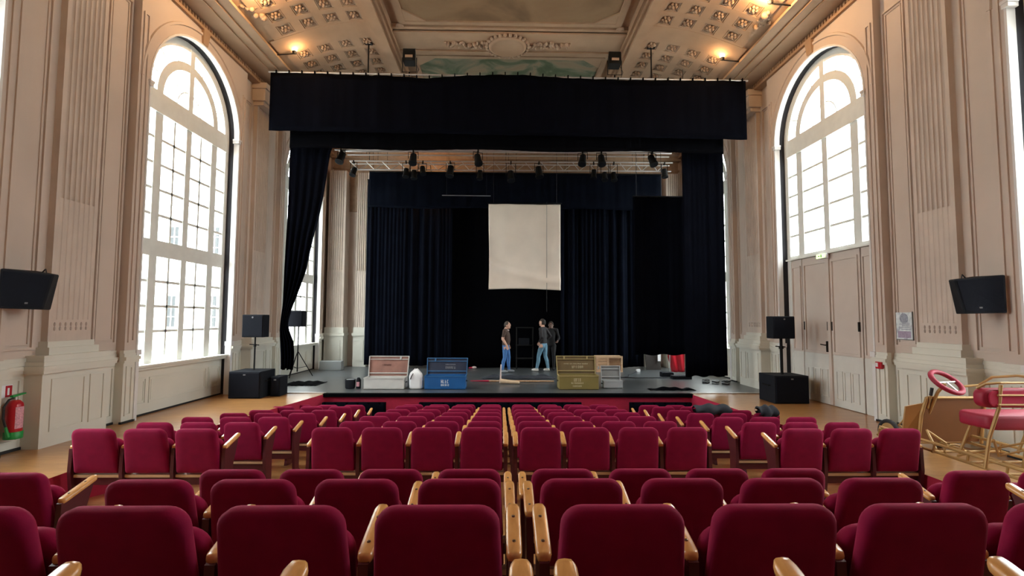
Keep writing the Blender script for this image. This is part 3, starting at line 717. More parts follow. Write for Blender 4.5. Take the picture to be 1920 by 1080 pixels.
def seat_meshes():
    mb = MB(); ol = rr_outline(.482, .442, .385, SEAT_H, .075, .02)
    pad(mb, ol, [(.20, -.004), (.10, -.002), (.035, 0), (.010, .010), (0, .026), (0, .055), (.010, .078), (.035, .092), (.12, .098)], lambda z: .10*(SEAT_H-z)/.5)
    S['back'] = mb.mesh('backrest', M['velvet'], True)
    mb = MB(); ol = rr_outline(.43, .43, .40, .742, .09, .04)
    pad(mb, ol, [(.15, .150), (.06, .148), (.015, .155), (0, .17), (0, .205), (.015, .232), (.06, .245), (.15, .25)], lambda z: .05*(SEAT_H-z)/.5)
    S['cushion'] = mb.mesh('seat', M['velvet'], True)
    # armrest: rises towards the front, rounded ends, domed top
    mb = MB(); R = []; L = .285; TT = (0, .02, .05, .09, .2, .35, .5, .65, .8, .91, .95, .98, 1); n = 12
    for k in range(n+1):
        t = TT[k]; d = min(t, 1-t)*L; e_ = min(1, d/.035); w = .031*(.45+.55*math.sqrt(max(0, 1-(1-e_)**2)))
        hh = .014 if 0 < k < n else .008
        y = .11+t*L; z = .662+t*.080
        ring = []
        for j in range(12):
            a = 2*PI*j/12; c, s_ = math.cos(a), math.sin(a)
            x = w*math.copysign(abs(c)**.55, c); zz = hh*1.4*math.copysign(abs(s_)**.7, s_)
            ring.append((x, y, z+zz))
        R.append(ring)
    mb.rings(R); S['arm'] = mb.mesh('armrest', M['arm'], True)
    S['screw'] = MB().lathe([(.007, -.004), (.007, .004), (.004, .005)], (0, 0, 0), 8).mesh('screw', M['steel'])
    # side standard under the armrest
    mb = MB(); pr = [(.10, 0), (.34, 0), (.34, .05), (.27, .09), (.27, .45), (.36, .70), (.34, .725), (.10, .652), (.09, .40), (.13, .09)]
    v = [(x, y, z) for x in (-.019, .019) for y, z in pr]; m_ = len(pr)
    mb.add(v, [tuple(range(m_-1, -1, -1)), tuple(range(m_, 2*m_))]+[(k, (k+1) % m_, m_+(k+1) % m_, m_+k) for k in range(m_)])
    S['std'] = mb.mesh('side_standard', M['burg'])
    mb = MB(); mb.box(-.255, .255, .13, .19, .335, .365); S['rail'] = mb.mesh('seat_rail', M['rail'])
    mb = MB(); mb.box(-.255, .255, .15, .21, .25, .33); S['beam'] = mb.mesh('support_beam', M['burg'])
seat_meshes()
def seat(x, row, side_arms, label, group, rz=0., dy=0.):
    t = thing('theatre_seat', label, 'seat', (x, ROW_Y[row]+dy, ROW_Z[row]), rz, group)
    inst('backrest', S['back'], t); inst('seat', S['cushion'], t); inst('seat_rail', S['rail'], t); inst('support_beam', S['beam'], t)
    for a in side_arms:
        inst('side_standard', S['std'], t, (a*.275, 0, 0)); am = inst('armrest', S['arm'], t, (a*.275, 0, .03 if row == 0 else 0))
        if row < 4:
            for y, z in ((.175, .699), (.31, .737)): inst('screw', S['screw'], am, (0, y, z))
ORD = ['first', 'second', 'third', 'fourth', 'fifth', 'sixth', 'seventh', 'eighth', 'ninth', 'tenth', 'last']
rnd = random.Random(11)
SHIFT = {7: .07, 8: .13, 9: .17, 10: .23}
for row in range(11):
    rw = ('%s row from the camera' % ORD[row]) if row < 10 else 'row nearest the stage'
    for k in range(4):
        seat(-.225-.55*k, row, ((-1, 1) if k == 0 else (-1,)), 'red tip-up seat, %s left of the centre gap, %s' % (ORD[k], rw), 'red theatre seats in the centre block')
        seat(.435+.55*k, row, ((-1, 1) if k == 0 else (1,)), 'red tip-up seat, %s right of the centre gap, %s' % (ORD[k], rw), 'red theatre seats in the centre block')
    if row < 2: continue
    dx = SHIFT.get(row, 0)
    for s, w in ((-1, 'left'), (1, 'right')):
        for k, nm in enumerate(('aisle end', 'middle', 'wall end')):
            if row == 2 and k: continue
            x = (-3.32-.55*k+dx) if s < 0 else (3.365+.55*k-dx)
            arms = (-s, s) if k == 0 else (s,)
            seat(x, row, arms, 'red seat, %s of the %s side block, %s' % (nm, w, rw), 'red theatre seats in the side blocks', 0, -.06)

# ------------------------------------------------------------------ black draped barriers before the stage
for x0, x1, nm in ((-4.0, -2.6, 'left block'), (-1.85, 1.8, 'centre block'), (2.9, 4.3, 'right block')):
    mb = MB(); n_ = int((x1-x0)/.06)
    def fn(u, v, x0=x0, x1=x1): return (x0+(x1-x0)*u, 11.08+.012*math.sin(u*(x1-x0)*26)+(.0 if v < .97 else .02), -1.0+.855*v)
    t = thing('draped_barrier', 'low black draped barrier behind the front seats of the %s' % nm, 'barrier', (0, 0, 0), 0, 'black draped barriers before the stage')
    MB().box(x0, x1, 11.10, 11.20, -1.0, -.15).build('panel', M['cloth2'], t)
    MB().grid(fn, n_, 6).build('drape', M['cloth'], t, True, solid=.008)

# ------------------------------------------------------------------ stage curtains
def curtain(name, label, x0, x1, y, z0, z1, amp, wave, mm, ztop=None, solid=.012, sag=0., cat='curtain', jit=.3, seed=1, group=None, parent=None):
    rn = random.Random(seed); n_ = max(12, int((x1-x0)/wave*10)); ph = [rn.uniform(0, 6) for _ in range(4)]
    def fn(u, v):
        x = x0+(x1-x0)*u; w = 2*PI*x/wave
        a = amp*(.55+.45*math.sin(u*9+ph[0]))*(1-.35*v)
        yy = y+a*math.sin(w+jit*math.sin(w*.37+ph[1])*3)+amp*.3*math.sin(w*2.3+ph[2])
        zt = z1-sag*4*u*(1-u)
        return (x, yy, z0+(zt-z0)*v+(.02*math.sin(u*17+ph[3]) if v == 0 else 0))
    o = MB().grid(fn, n_, 14).build(name, M[mm], parent, True, solid=solid)
    return tag(o, label, cat, group) if label else o
# front border with its batten, ties and rods
fb = thing('stage_border', 'wide black border curtain spanning the top of the stage opening', 'curtain', (0, 0, 0))
mb = MB(); rn = random.Random(5)
def fbz(x): 
    b = 7.655-.004*(x+5.6)
    return b-.03*math.sin((x+5.6)*PI/5.8)**2-.05*math.exp(-((x+1.9)/.5)**2)+.05*math.exp(-((x-.2)/1.1)**2)
def fn(u, v):
    x = -5.63+u*11.6; return (x, 11.6+.012*math.sin(x*9)+.006*math.sin(x*23), (6.225-.008*(x+5.63))*(1-v)+fbz(x)*v)
mb.grid(fn, 160, 10); mb.build('cloth', M['cloth'], fb, True, solid=.015)
MB().tube([(-5.7, 11.64, 7.69), (6.05, 11.64, 7.63)], .024, 8).build('batten', M['alu'], fb)
tie = MB(); tie.box(-.012, .012, -.03, .045, -.05, .035); tie_me = tie.mesh('tie', M['cloth2'])
for k in range(38):
    x = -5.5+k*.308; inst('tie', tie_me, fb, (x, 11.61, fbz(x)+.03))
for k, x in enumerate((-3.30, 3.65)):
    mb = MB(); mb.tube([(x, 11.64, 7.64), (x, 11.64, 8.44)], .018, 6); mb.box(x-.09, x+.09, 11.60, 11.68, 8.42, 8.45); mb.build('hanging_rod', M['fixture'], fb)
def hung(name, label, x0, x1, y, z0, z1, amp, wave, mm, seed):
    t = thing(name, label, 'curtain', (0, 0, 0))
    curtain('cloth', None, x0, x1, y, z0, z1, amp, wave, mm, seed=seed, parent=t)
    MB().tube([(x0, y, z1), (x1, y, z1)], .022, 8).build('batten', M['fixture'], t)
    if name == 'under_border':
        for f in (.1, .35, .65, .9): x = x0+(x1-x0)*f; MB().tube([(x, y, z1), (x, 11.66, 7.63)], .008, 5).build('tie', M['cable'], t)
    for f in (() if name == 'under_border' else (.06, .5, .94)):
        x = x0+(x1-x0)*f; zc_ = 8.66 if abs(x-X0) < 2.75 else zcove(abs(x-X0))+.02
        MB().tube([(x, y, z1), (x, y, zc_)], .006, 5).build('suspension_wire', M['cable'], t)
hung('under_border', 'second black border hanging just behind the wide front border', -5.23, 5.5, 11.85, 5.88, 7.4, .012, .5, 'cloth2', seed=2)
hung('leg_curtain', 'straight black leg curtain at the right of the stage', 4.60, 5.66, 12.25, .31, 7.2, .03, .30, 'cloth', seed=3)
# gathered left leg
keys = [(7.2, -5.36, -4.05), (6.2, -5.37, -4.22), (5.92, -5.37, -4.35), (4.75, -5.37, -4.50), (4.2, -5.375, -4.60), (3.8, -5.39, -4.70), (2.87, -5.42, -4.87), (2.3, -5.43, -5.06), (2.0, -5.44, -5.19), (1.6, -5.47, -5.30), (1.35, -5.49, -5.22), (1.15, -5.47, -5.12), (.8, -5.44, -5.09), (.5, -5.43, -5.12)]
def kx(z):
    for (z1, a1, b1), (z0, a0, b0) in zip(keys, keys[1:]):
        if z >= z0: t = (z-z0)/(z1-z0); return a0+(a1-a0)*t, b0+(b1-b0)*t
    return keys[-1][1:]
def fn(u, v):
    z = .47+(7.2-.47)*v; a, b = kx(z); x = a+(b-a)*u; w = (b-a)
    return (x, 12.2+(.012+.04*(1.3-w))*math.sin(u*30+.5*math.sin(z)), z+.02*math.sin(u*20)*(v == 0))
tag(MB().grid(fn, 70, 50).build('leg_curtain', M['cloth'], None, True, solid=.012), 'black leg curtain gathered aside at the left of the stage', 'curtain')
hung('masking_flat', 'short black masking drape hung clear of the floor, right of stage', 3.85, 5.55, 14.2, .70, 5.36, .02, .45, 'cloth', seed=5)
hung('back_border', 'black border hanging across the back of the stage', -4.53, 5.44, 16.4, 5.45, 6.69, .012, .6, 'clothb', seed=6)
hung('backdrop_curtain', 'pleated blue black curtain at the back left of the stage', -4.72, -1.75, 16.9, .12, 6.55, .07, .30, 'clothb', seed=7)
hung('backdrop_curtain', 'pleated blue black curtain at the back right, beside the pale cloth', 2.02, 4.9, 16.9, .08, 6.6, .09, .36, 'clothb', seed=8)
hung('rear_blackout', 'flat black cloth at the very back of the stage centre', -2.2, 2.6, 17.22, .02, 6.5, .01, .8, 'cloth2', seed=9)
# pale cloth screen
def fn(u, v):
    x = -.44+2.31*u; z = 2.66+2.76*v
    fold = .10*math.exp(-((v-.10-.22*(1-u)**2)/.05)**2)*(1-.4*u)
    return (x+.015*math.sin(v*5)*(u < .02), 15.6-fold+.02*math.sin(u*7+v*3)+.012*math.sin(u*19), z+.03*(1-v)**4*math.sin(u*PI*1.2))
sct = thing('cloth_screen', 'hanging cream cloth square glowing pale against the dark stage', 'screen', (0, 0, 0))
MB().grid(fn, 50, 50).build('cloth', M['screen'], sct, True, solid=.006)
MB().tube([(-.5, 15.62, 5.44), (1.92, 15.62, 5.46)], .02, 8).build('top_batten', M['fixture'], sct)
MB().tube([(1.42, 15.55, 5.5), (1.42, 15.55, 1.95)], .006, 6).build('pull_cord', M['cable'], sct)
for x in (-.3, 1.75): MB().tube([(x, 15.62, 5.45), (x, 15.62, 8.6)], .005, 5).build('suspension_wire', M['cable'], sct)
t = thing('fly_pipe', 'thin metal pipe hanging across the dark back border', 'pipe', (0, 0, 0))
MB().tube([(-2.05, 16.3, 5.87), (-.41, 16.3, 5.865)], .014, 6).build('tube', M['alu'], t)
for x in (-1.9, -.55): MB().tube([(x, 16.3, 5.87), (x, 16.3, 8.6)], .004, 5).build('suspension_wire', M['cable'], t)

# ------------------------------------------------------------------ truss, pipe and stage lights
tr = thing('lighting_truss', 'silver lattice truss high across the back of the stage', 'truss', (0, 0, 0))
for y, z in ((15.75, 6.84), (16.05, 6.84), (15.9, 6.60)):
    MB().tube([(-5.0, y, z), (5.6, y, z+.05)], .024, 8).build('chord', M['alu'], tr)
dg = MB().tube([(0, 15.75, 6.84), (.26, 15.9, 6.60)], .013, 6).tube([(.26, 15.9, 6.60), (.52, 16.05, 6.84)], .011, 6).mesh('brace', M['alu'])
for k in range(20): inst('brace', dg, tr, (-5.0+k*.52, 0, k*.0026))
for x in (-4.4, 5.0):
    MB().tube([(x, 15.9, 6.86), (x, 15.9, 8.45)], .010, 6).build('hanging_cable', M['cable'], tr)
pp = thing('lighting_pipe', 'straight metal lighting pipe just below the front borders', 'pipe', (0, 0, 0))
MB().tube([(-4.6, 13.2, 6.33), (4.95, 13.2, 6.38)], .024, 8).build('tube', M['alu'], pp)
for k in range(4): MB().tube([(-4.5+k*3.1, 13.2, 6.33), (-4.5+k*3.1, 13.2, 8.5)], .008, 5).build('hanging_cable', M['cable'], pp)
pp = thing('lighting_pipe', 'second thin metal pipe running behind the front lighting pipe', 'pipe', (0, 0, 0))
MB().tube([(-4.9, 14.4, 6.70), (5.1, 14.4, 6.74)], .022, 8).build('tube', M['alu'], pp)
for k in range(3): MB().tube([(-4.3+k*4.4, 14.4, 6.7), (-4.3+k*4.4, 14.4, 8.5)], .008, 5).build('hanging_cable', M['cable'], pp)

for y_, z_, lb in ((15.2, 6.86, 'third thin metal pipe among the stage lights'), (16.6, 7.02, 'rearmost thin metal pipe behind the lattice truss')):
    pp = thing('lighting_pipe', lb, 'pipe', (0, 0, 0))
    MB().tube([(-4.9, y_, z_), (5.3, y_, z_+.04)], .02, 8).build('tube', M['alu'], pp)
    for k in range(3): MB().tube([(-4.3+k*4.4, y_, z_), (-4.3+k*4.4, y_, 8.5)], .006, 5).build('hanging_cable', M['cable'], pp)
def spot(loc, hang, label, pitch=-.6, yaw=0., size=1., lit=False):
    t = thing('stage_light', label, 'stage light', loc, yaw, 'black stage lights on the overhead bars')
    s_ = size; c, si = math.cos(pitch), math.sin(pitch)
    def pt(y, z): return (0, y*c-z*si, y*si+z*c)
    mb = MB(); R = []
    for r, y in ((.05, .16), (.09, .14), (.10, .02), (.105, -.12), (.12, -.13), (.12, -.19), (.10, -.19)):
        R.append([(r*s_*math.cos(2*PI*k/14), y*s_*c-r*s_*math.sin(2*PI*k/14)*si, y*s_*si+r*s_*math.sin(2*PI*k/14)*c) for k in range(14)])
    mb.rings(R); mb.build('lamp_body', M['fixture'], t)
    mb = MB(); R = [[(r*s_*math.cos(2*PI*k/14), -.192*s_*c-r*s_*math.sin(2*PI*k/14)*si, -.192*s_*si+r*s_*math.sin(2*PI*k/14)*c) for k in range(14)] for r in (.095, .01)]
    mb.rings(R); mb.build('lens', M['amber'] if lit else M['grille'], t)
    mb = MB(); mb.tube([(-.14*s_, 0, 0), (-.14*s_, 0, hang-.06), (.14*s_, 0, hang-.06), (.14*s_, 0, 0)], .012, 6); mb.box(-.02, .02, -.03, .03, hang-.08, hang+.02)
    mb.build('yoke', M['fixture'], t)
fa = [(-4.86, 6.50, .25), (-3.16, 6.48, .3), (-2.90, 6.42, .35), (-2.62, 6.56, .25), (-1.72, 6.55, .25), (-.75, 6.44, .3), (.26, 6.40, .35), (1.18, 6.55, .25), (2.99, 6.5, .3), (3.35, 6.42, .35), (3.65, 6.42, .35), (5.33, 6.55, .25)]
for i, (x, z, h) in enumerate(fa):
    spot((x, 15.75, z), 6.84+.05*(x+5)/10.6-z, 'black stage light, %s from the left on the back truss' % (ORD+['twelfth'])[i if i < 10 else 10 if i == 11 else 9] if i not in (10, 11) else ('black stage light next to last on the back truss' if i == 10 else 'black stage light last on the right of the back truss'), 1.15+.12*(i % 3), (i % 4-1.5)*.25, 1.1 if i in (4, 6, 7) else .88, False)
for i, (x, z) in enumerate(((-4.42, 6.12), (-2.46, 6.10), (-.69, 6.10), (2.2, 6.12), (2.72, 6.12), (4.13, 6.13))):
    spot((x, 13.2, z), 6.33+.05*(x+4.6)/9.55-z, 'black stage light, %s from the left on the front pipe' % ORD[i], 1.1, (i % 3-1)*.4, .95)
lt = thing('work_light', 'small lit amber work light among the lamps on the truss', 'stage light', (-2.45, 16.6, 6.62))
MB().lathe([(.02, .02), (.06, 0), (.06, -.05)], n=10).build('lamp_body', M['fixture'], lt)
MB().ball((0, 0, -.07), .045, 8, 5).build('bulb', M['amber'], lt, True)
MB().tube([(0, 0, .01), (0, -.3, .24), (0, -.55, .25)], .012, 6).build('arm', M['fixture'], lt)
l = bpy.data.lights.new('work_light_glow', 'POINT'); l.energy = 30; l.color = (1, .5, .2); l.shadow_soft_size = .05
o = bpy.data.objects.new('work_light_glow', l); COL.objects.link(o); o.parent = lt; o.location = (0, .05, -.12)
# floodlights standing on top of the front border batten
for x, w in ((-2.30, 'left'), (2.74, 'right')):
    t = thing('floodlight', 'boxy black floodlight on a fork above the border, %s one' % w, 'floodlight', (x, 11.64, 7.68), 0, 'floodlights above the front border')
    MB().hexa([(-.15, -.10, .30), (.15, -.10, .30), (.13, .12, .26), (-.13, .12, .26), (-.15, -.06, .62), (.15, -.06, .62), (.13, .12, .58), (-.13, .12, .58)]).build('housing', M['fixture'], t)
    MB().box(-.09, .09, -.108, -.095, .38, .44).build('label_plate', M['plasterd'], t)
    MB().tube([(-.17, 0, .42), (-.17, 0, .06), (.17, 0, .06), (.17, 0, .42)], .012, 6).build('fork', M['fixture'], t)
    MB().tube([(0, 0, -.04), (0, 0, .06)], .018, 8).build('spigot', M['fixture'], t)
    MB().tube([(.15, .05, .3), (.22, .05, .15), (.16, .03, 0.0), (.2, .03, -.02)], .007, 5).build('cable', M['cable'], t)

# ------------------------------------------------------------------ loudspeakers
def box_speaker(name, label, x0, x1, y0, y1, z0, z1, cat='loudspeaker', handle=None, legs=True):
    cx, cy = (x0+x1)/2, (y0+y1)/2; t = thing(name, label, cat, (cx, cy, z0)); w, d, h = (x1-x0)/2, (y1-y0)/2, z1-z0
    MB().box(-w, w, -d+.02, d, 0, h).build('cabinet', M['black'], t, bevel=.012)
    MB().box(-w+.025, w-.025, -d, -d+.03, .025, h-.025).build('grille', M['grille'], t, bevel=.006)
    MB().box(-.025, .025, -d-.004, -d, h-.08, h-.055).build('badge', M['greyd'], t)
    if handle:
        mb = MB(); xx = w*handle; mb.tube([(xx, -.14, h*.62), (xx+.03*handle, -.12, h*.62), (xx+.03*handle, .12, h*.62), (xx, .14, h*.62)], .014, 6); mb.build('handle', M['fixture'], t)
    return t
box_speaker('subwoofer', 'large black bass cabinet on the parquet by the left window', -5.86, -5.18, 10.68, 11.38, 0, .575, 'subwoofer', 1)
box_speaker('subwoofer', 'smaller dark bass box beside the large left bass cabinet', -5.12, -4.90, 11.0, 11.40, 0, .43, 'subwoofer')
box_speaker('subwoofer', 'large black bass cabinet in front of the double door', 5.66, 6.38, 10.1, 10.75, 0, .575, 'subwoofer', -1)
def pole_speaker(label, x, y, z0, z1, zs, w, plabel, thick=.018):
    t = thing('pole_speaker', label, 'loudspeaker', (x, y, z0)); h = z1-z0
    MB().box(-w/2, w/2, -.13, .15, 0, h).build('cabinet', M['black'], t, bevel=.015)
    MB().box(-w/2+.02, w/2-.02, -.15, -.12, .02, h-.02).build('grille', M['grille'], t, bevel=.006)
    MB().lathe([(.02, 0), (.02, .004), (.012, .005)], (0, -.152, h-.06), 10, 'y').build('badge', M['greyd'], t)
    p = thing('speaker_pole', plabel, 'speaker pole', (x, y, zs))
    MB().tube([(0, 0, 0), (0, 0, z0-zs)], thick, 10).build('tube', M['fixture'], p)
    MB().lathe([(thick*1.6, -.03), (thick*1.6, .03)], (0, 0, (z0-zs)*.75), 10).build('collar', M['fixture'], p)
    MB().tube([(-.12, 0, (z0-zs)*.78), (.09, 0, (z0-zs)*.76)], .012, 6).build('clamp_knob', M['fixture'], p)
    return t
pole_speaker('square black speaker on a pole above the left bass cabinet', -5.50, 11.05, 1.30, 1.80, .575, .47, 'thin black pole on the left bass cabinet')
pole_speaker('square black speaker on a pole above the right bass cabinet', 5.99, 10.42, 1.335, 1.81, .575, .47, 'black pole on the right bass cabinet', .03)
# tripod speaker behind the gathered curtain
t = thing('tripod_speaker', 'dark loudspeaker beside the gathered curtain in front of the far left window', 'loudspeaker', (-5.97, 14.5, 1.47))
MB().box(-.26, .17, -.15, .15, 0, .46).build('cabinet', M['black'], t, bevel=.012)
MB().box(-.24, .15, -.17, -.14, .02, .44).build('grille', M['grille'], t)
p = thing('tripod_stand', 'black tripod stand under the dark loudspeaker by the far left window', 'stand', (-5.97, 14.5, .008))
MB().tube([(0, 0, .15), (0, 0, 1.47)], .02, 8).build('tube', M['fixture'], p)
for a in (.4, 2.5, 4.6):
    MB().tube([(0, 0, .75), (.42*math.cos(a), .42*math.sin(a), .012)], .012, 6).build('leg', M['fixture'], p)
    MB().tube([(0, 0, .25), (.25*math.cos(a), .25*math.sin(a), .30)], .008, 5).build('brace', M['fixture'], p)
# floor monitor
t = thing('floor_monitor', 'grey floor monitor wedge before the left pilasters', 'monitor', (-5.62, 16.35, .008))
MB().hexa([(-.36, -.14, 0), (.36, -.14, 0), (.36, .18, 0), (-.36, .18, 0), (-.36, -.10, .30), (.36, -.10, .30), (.36, .12, .31), (-.36, .12, .31)]).build('cabinet', M['greyd'], t, bevel=.01)
MB().hexa([(-.33, -.142, .03), (.33, -.142, .03), (.33, -.12, .03), (-.33, -.12, .03), (-.33, -.112, .27), (.33, -.112, .27), (.33, -.09, .27), (-.33, -.09, .27)]).build('grille', M['greyd'], t)
# wall speakers
def wall_speaker(s, label, P):
    """P: plan corners (x, y): wall end of the baffle, outer end of the baffle, outer back, wall back."""
    t = thing('wall_speaker', label, 'loudspeaker', (0, 0, 0), 0, 'black speakers on the side walls')
    A, B, C_, D = P
    Bb = (B[0]-s*-.06*-1*-1, B[1]-.08); Bb = (B[0]+s*.05, B[1]-.07); Cb = (C_[0]+s*.05, C_[1]-.04)
    MB().hexa([(A[0], A[1], 1.84), (Bb[0], Bb[1], 1.83), (Cb[0], Cb[1], 1.83), (D[0], D[1], 1.84), (A[0], A[1], 2.33), (B[0], B[1], 2.285), (C_[0], C_[1], 2.30), (D[0], D[1], 2.35)]).build('cabinet', M['black'], t, bevel=.015)
    n_ = Vector((B[1]-A[1], -(B[0]-A[0]))).normalized()
    if n_.y > 0: n_ = -n_
    def fp(f, z, o_):
        zt = (z-1.83)/.46; bx, by = Bb[0]+(B[0]-Bb[0])*zt, Bb[1]+(B[1]-Bb[1])*zt
        return (A[0]+(bx-A[0])*f+n_.x*o_, A[1]+(by-A[1])*f+n_.y*o_, z)
    MB().hexa([fp(.05, 1.86, .012), fp(.95, 1.86, .012), fp(.95, 1.86, 0), fp(.05, 1.86, 0), fp(.05, 2.295, .012), fp(.95, 2.27, .012), fp(.95, 2.27, 0), fp(.05, 2.295, 0)]).build('grille', M['grille'], t, bevel=.004)
    MB().hexa([fp(.55, 1.90, .015), fp(.62, 1.90, .015), fp(.62, 1.90, .010), fp(.55, 1.90, .010), fp(.55, 1.92, .015), fp(.62, 1.92, .015), fp(.62, 1.92, .01), fp(.55, 1.92, .01)]).build('badge', M['greyd'], t)
    xw = X0+s*(W_+.01); MB().box(xw, D[0]-s*.05, 6.40, 6.52, 1.98, 2.2).build('wall_bracket', M['fixture'], t)
    MB().tube([(B[0]+s*.1, B[1], 2.30), (B[0]+s*.16, B[1]+.05, 2.36), (B[0]+s*.25, B[1]+.1, 2.32)], .008, 5).build('cable', M['cable'], t)
wall_speaker(-1, 'black angled speaker mounted on the left wall', ((-6.11, 6.04), (-5.80, 6.42), (-5.93, 6.64), (-6.20, 6.62)))
wall_speaker(1, 'black angled speaker mounted on the right wall', ((6.44, 6.10), (6.05, 6.40), (6.17, 6.62), (6.50, 6.60)))

# ------------------------------------------------------------------ fire extinguisher, sign, poster, alarm
xe, ye = X0-W_+.13, 6.42
t = thing('fire_extinguisher', 'red fire extinguisher with green base hung on the left wall', 'extinguisher', (xe, ye, .20))
MB().lathe([(.084, .07), (.086, .08), (.086, .40), (.078, .44), (.05, .475), (.025, .485)], n=20).build('cylinder', M['red'], t, True)
MB().lathe([(.092, 0), (.094, .01), (.094, .085), (.088, .09)], n=20).build('base_ring', M['green'], t, True)
MB().lathe([(.022, .48), (.022, .52), (.014, .525)], n=10).build('valve', M['alu'], t)
mb = MB(); mb.hexa([(-.02, -.05, .52), (.02, -.05, .52), (.02, .12, .545), (-.02, .12, .545), (-.02, -.05, .545), (.02, -.05, .545), (.02, .12, .56), (-.02, .12, .56)]); mb.build('handle', M['green'], t)
MB().tube([(0, -.02, .51), (.02, -.10, .50), (.03, -.17, .42), (.03, -.17, .28), (.03, -.13, .16)], .013, 8).build('hose', M['cable'], t)
MB().tube([(.03, -.135, .17), (.035, -.10, .04)], [.014, .024], 8).build('nozzle', M['green'], t)
MB().grid(lambda u, v: (.0868*math.cos(-.7+1.2*u), .0868*math.sin(-.7+1.2*u), .13+.27*v), 8, 4).build('printed_label', M['label'], t)
MB().box(-.118, -.086, -.03, .03, .22, .30).build('wall_hook', M['alu'], t)
t = thing('extinguisher_sign', 'small red and white sign above the fire extinguisher', 'sign', (X0-W_+.012, 6.40, .80))
MB().box(-.006, .006, -.09, .09, -.09, .07).build('plate', M['white'], t)
MB().box(.006, .008, .0, .085, -.085, .06).build('red_field', M['red'], t); MB().box(.006, .008, -.085, -.06, -.085, .02).build('red_field', M['red'], t)
MB().box(.008, .0095, .025, .05, -.06, .03).build('pictogram', M['white'], t)
t = thing('poster', 'pale blue printed notice pinned to the right wall beside the flutes', 'poster', (X0+W_-.012, 7.93, 1.65))
MB().box(-.012, .0, -.16, .16, -.22, .22).build('sheet', M['paper'], t)
MB().box(-.014, -.012, -.13, .13, -.20, -.09).build('printed_block', M['posterb'], t)
MB().lathe([(.085, 0), (.085, -.002), (.05, -.002)], (-.012, -.0, .12), 18, 'x').build('round_emblem', M['posterg'], t)
for k, (a, b) in enumerate(((-.12, .1), (-.12, .04), (-.12, .11), (-.12, .06))): MB().box(-.014, -.012, a, b, .02-k*.028, .032-k*.028).build('text_line', M['posterg'], t)
MB().box(-.016, 0, -.172, -.160, -.23, .23).build('frame_edge', M['greyd'], t); MB().box(-.016, 0, -.172, .16, -.235, -.22).build('frame_edge', M['greyd'], t)
t = thing('alarm_box', 'small red fire alarm box beside the double door', 'alarm box', (X0+A_-.02, 8.30, .97))
MB().box(-.04, .02, -.07, .07, -.06, .06).build('housing', M['red'], t, bevel=.01); MB().box(-.046, -.04, .0, .05, -.03, .04).build('white_plate', M['white'], t)

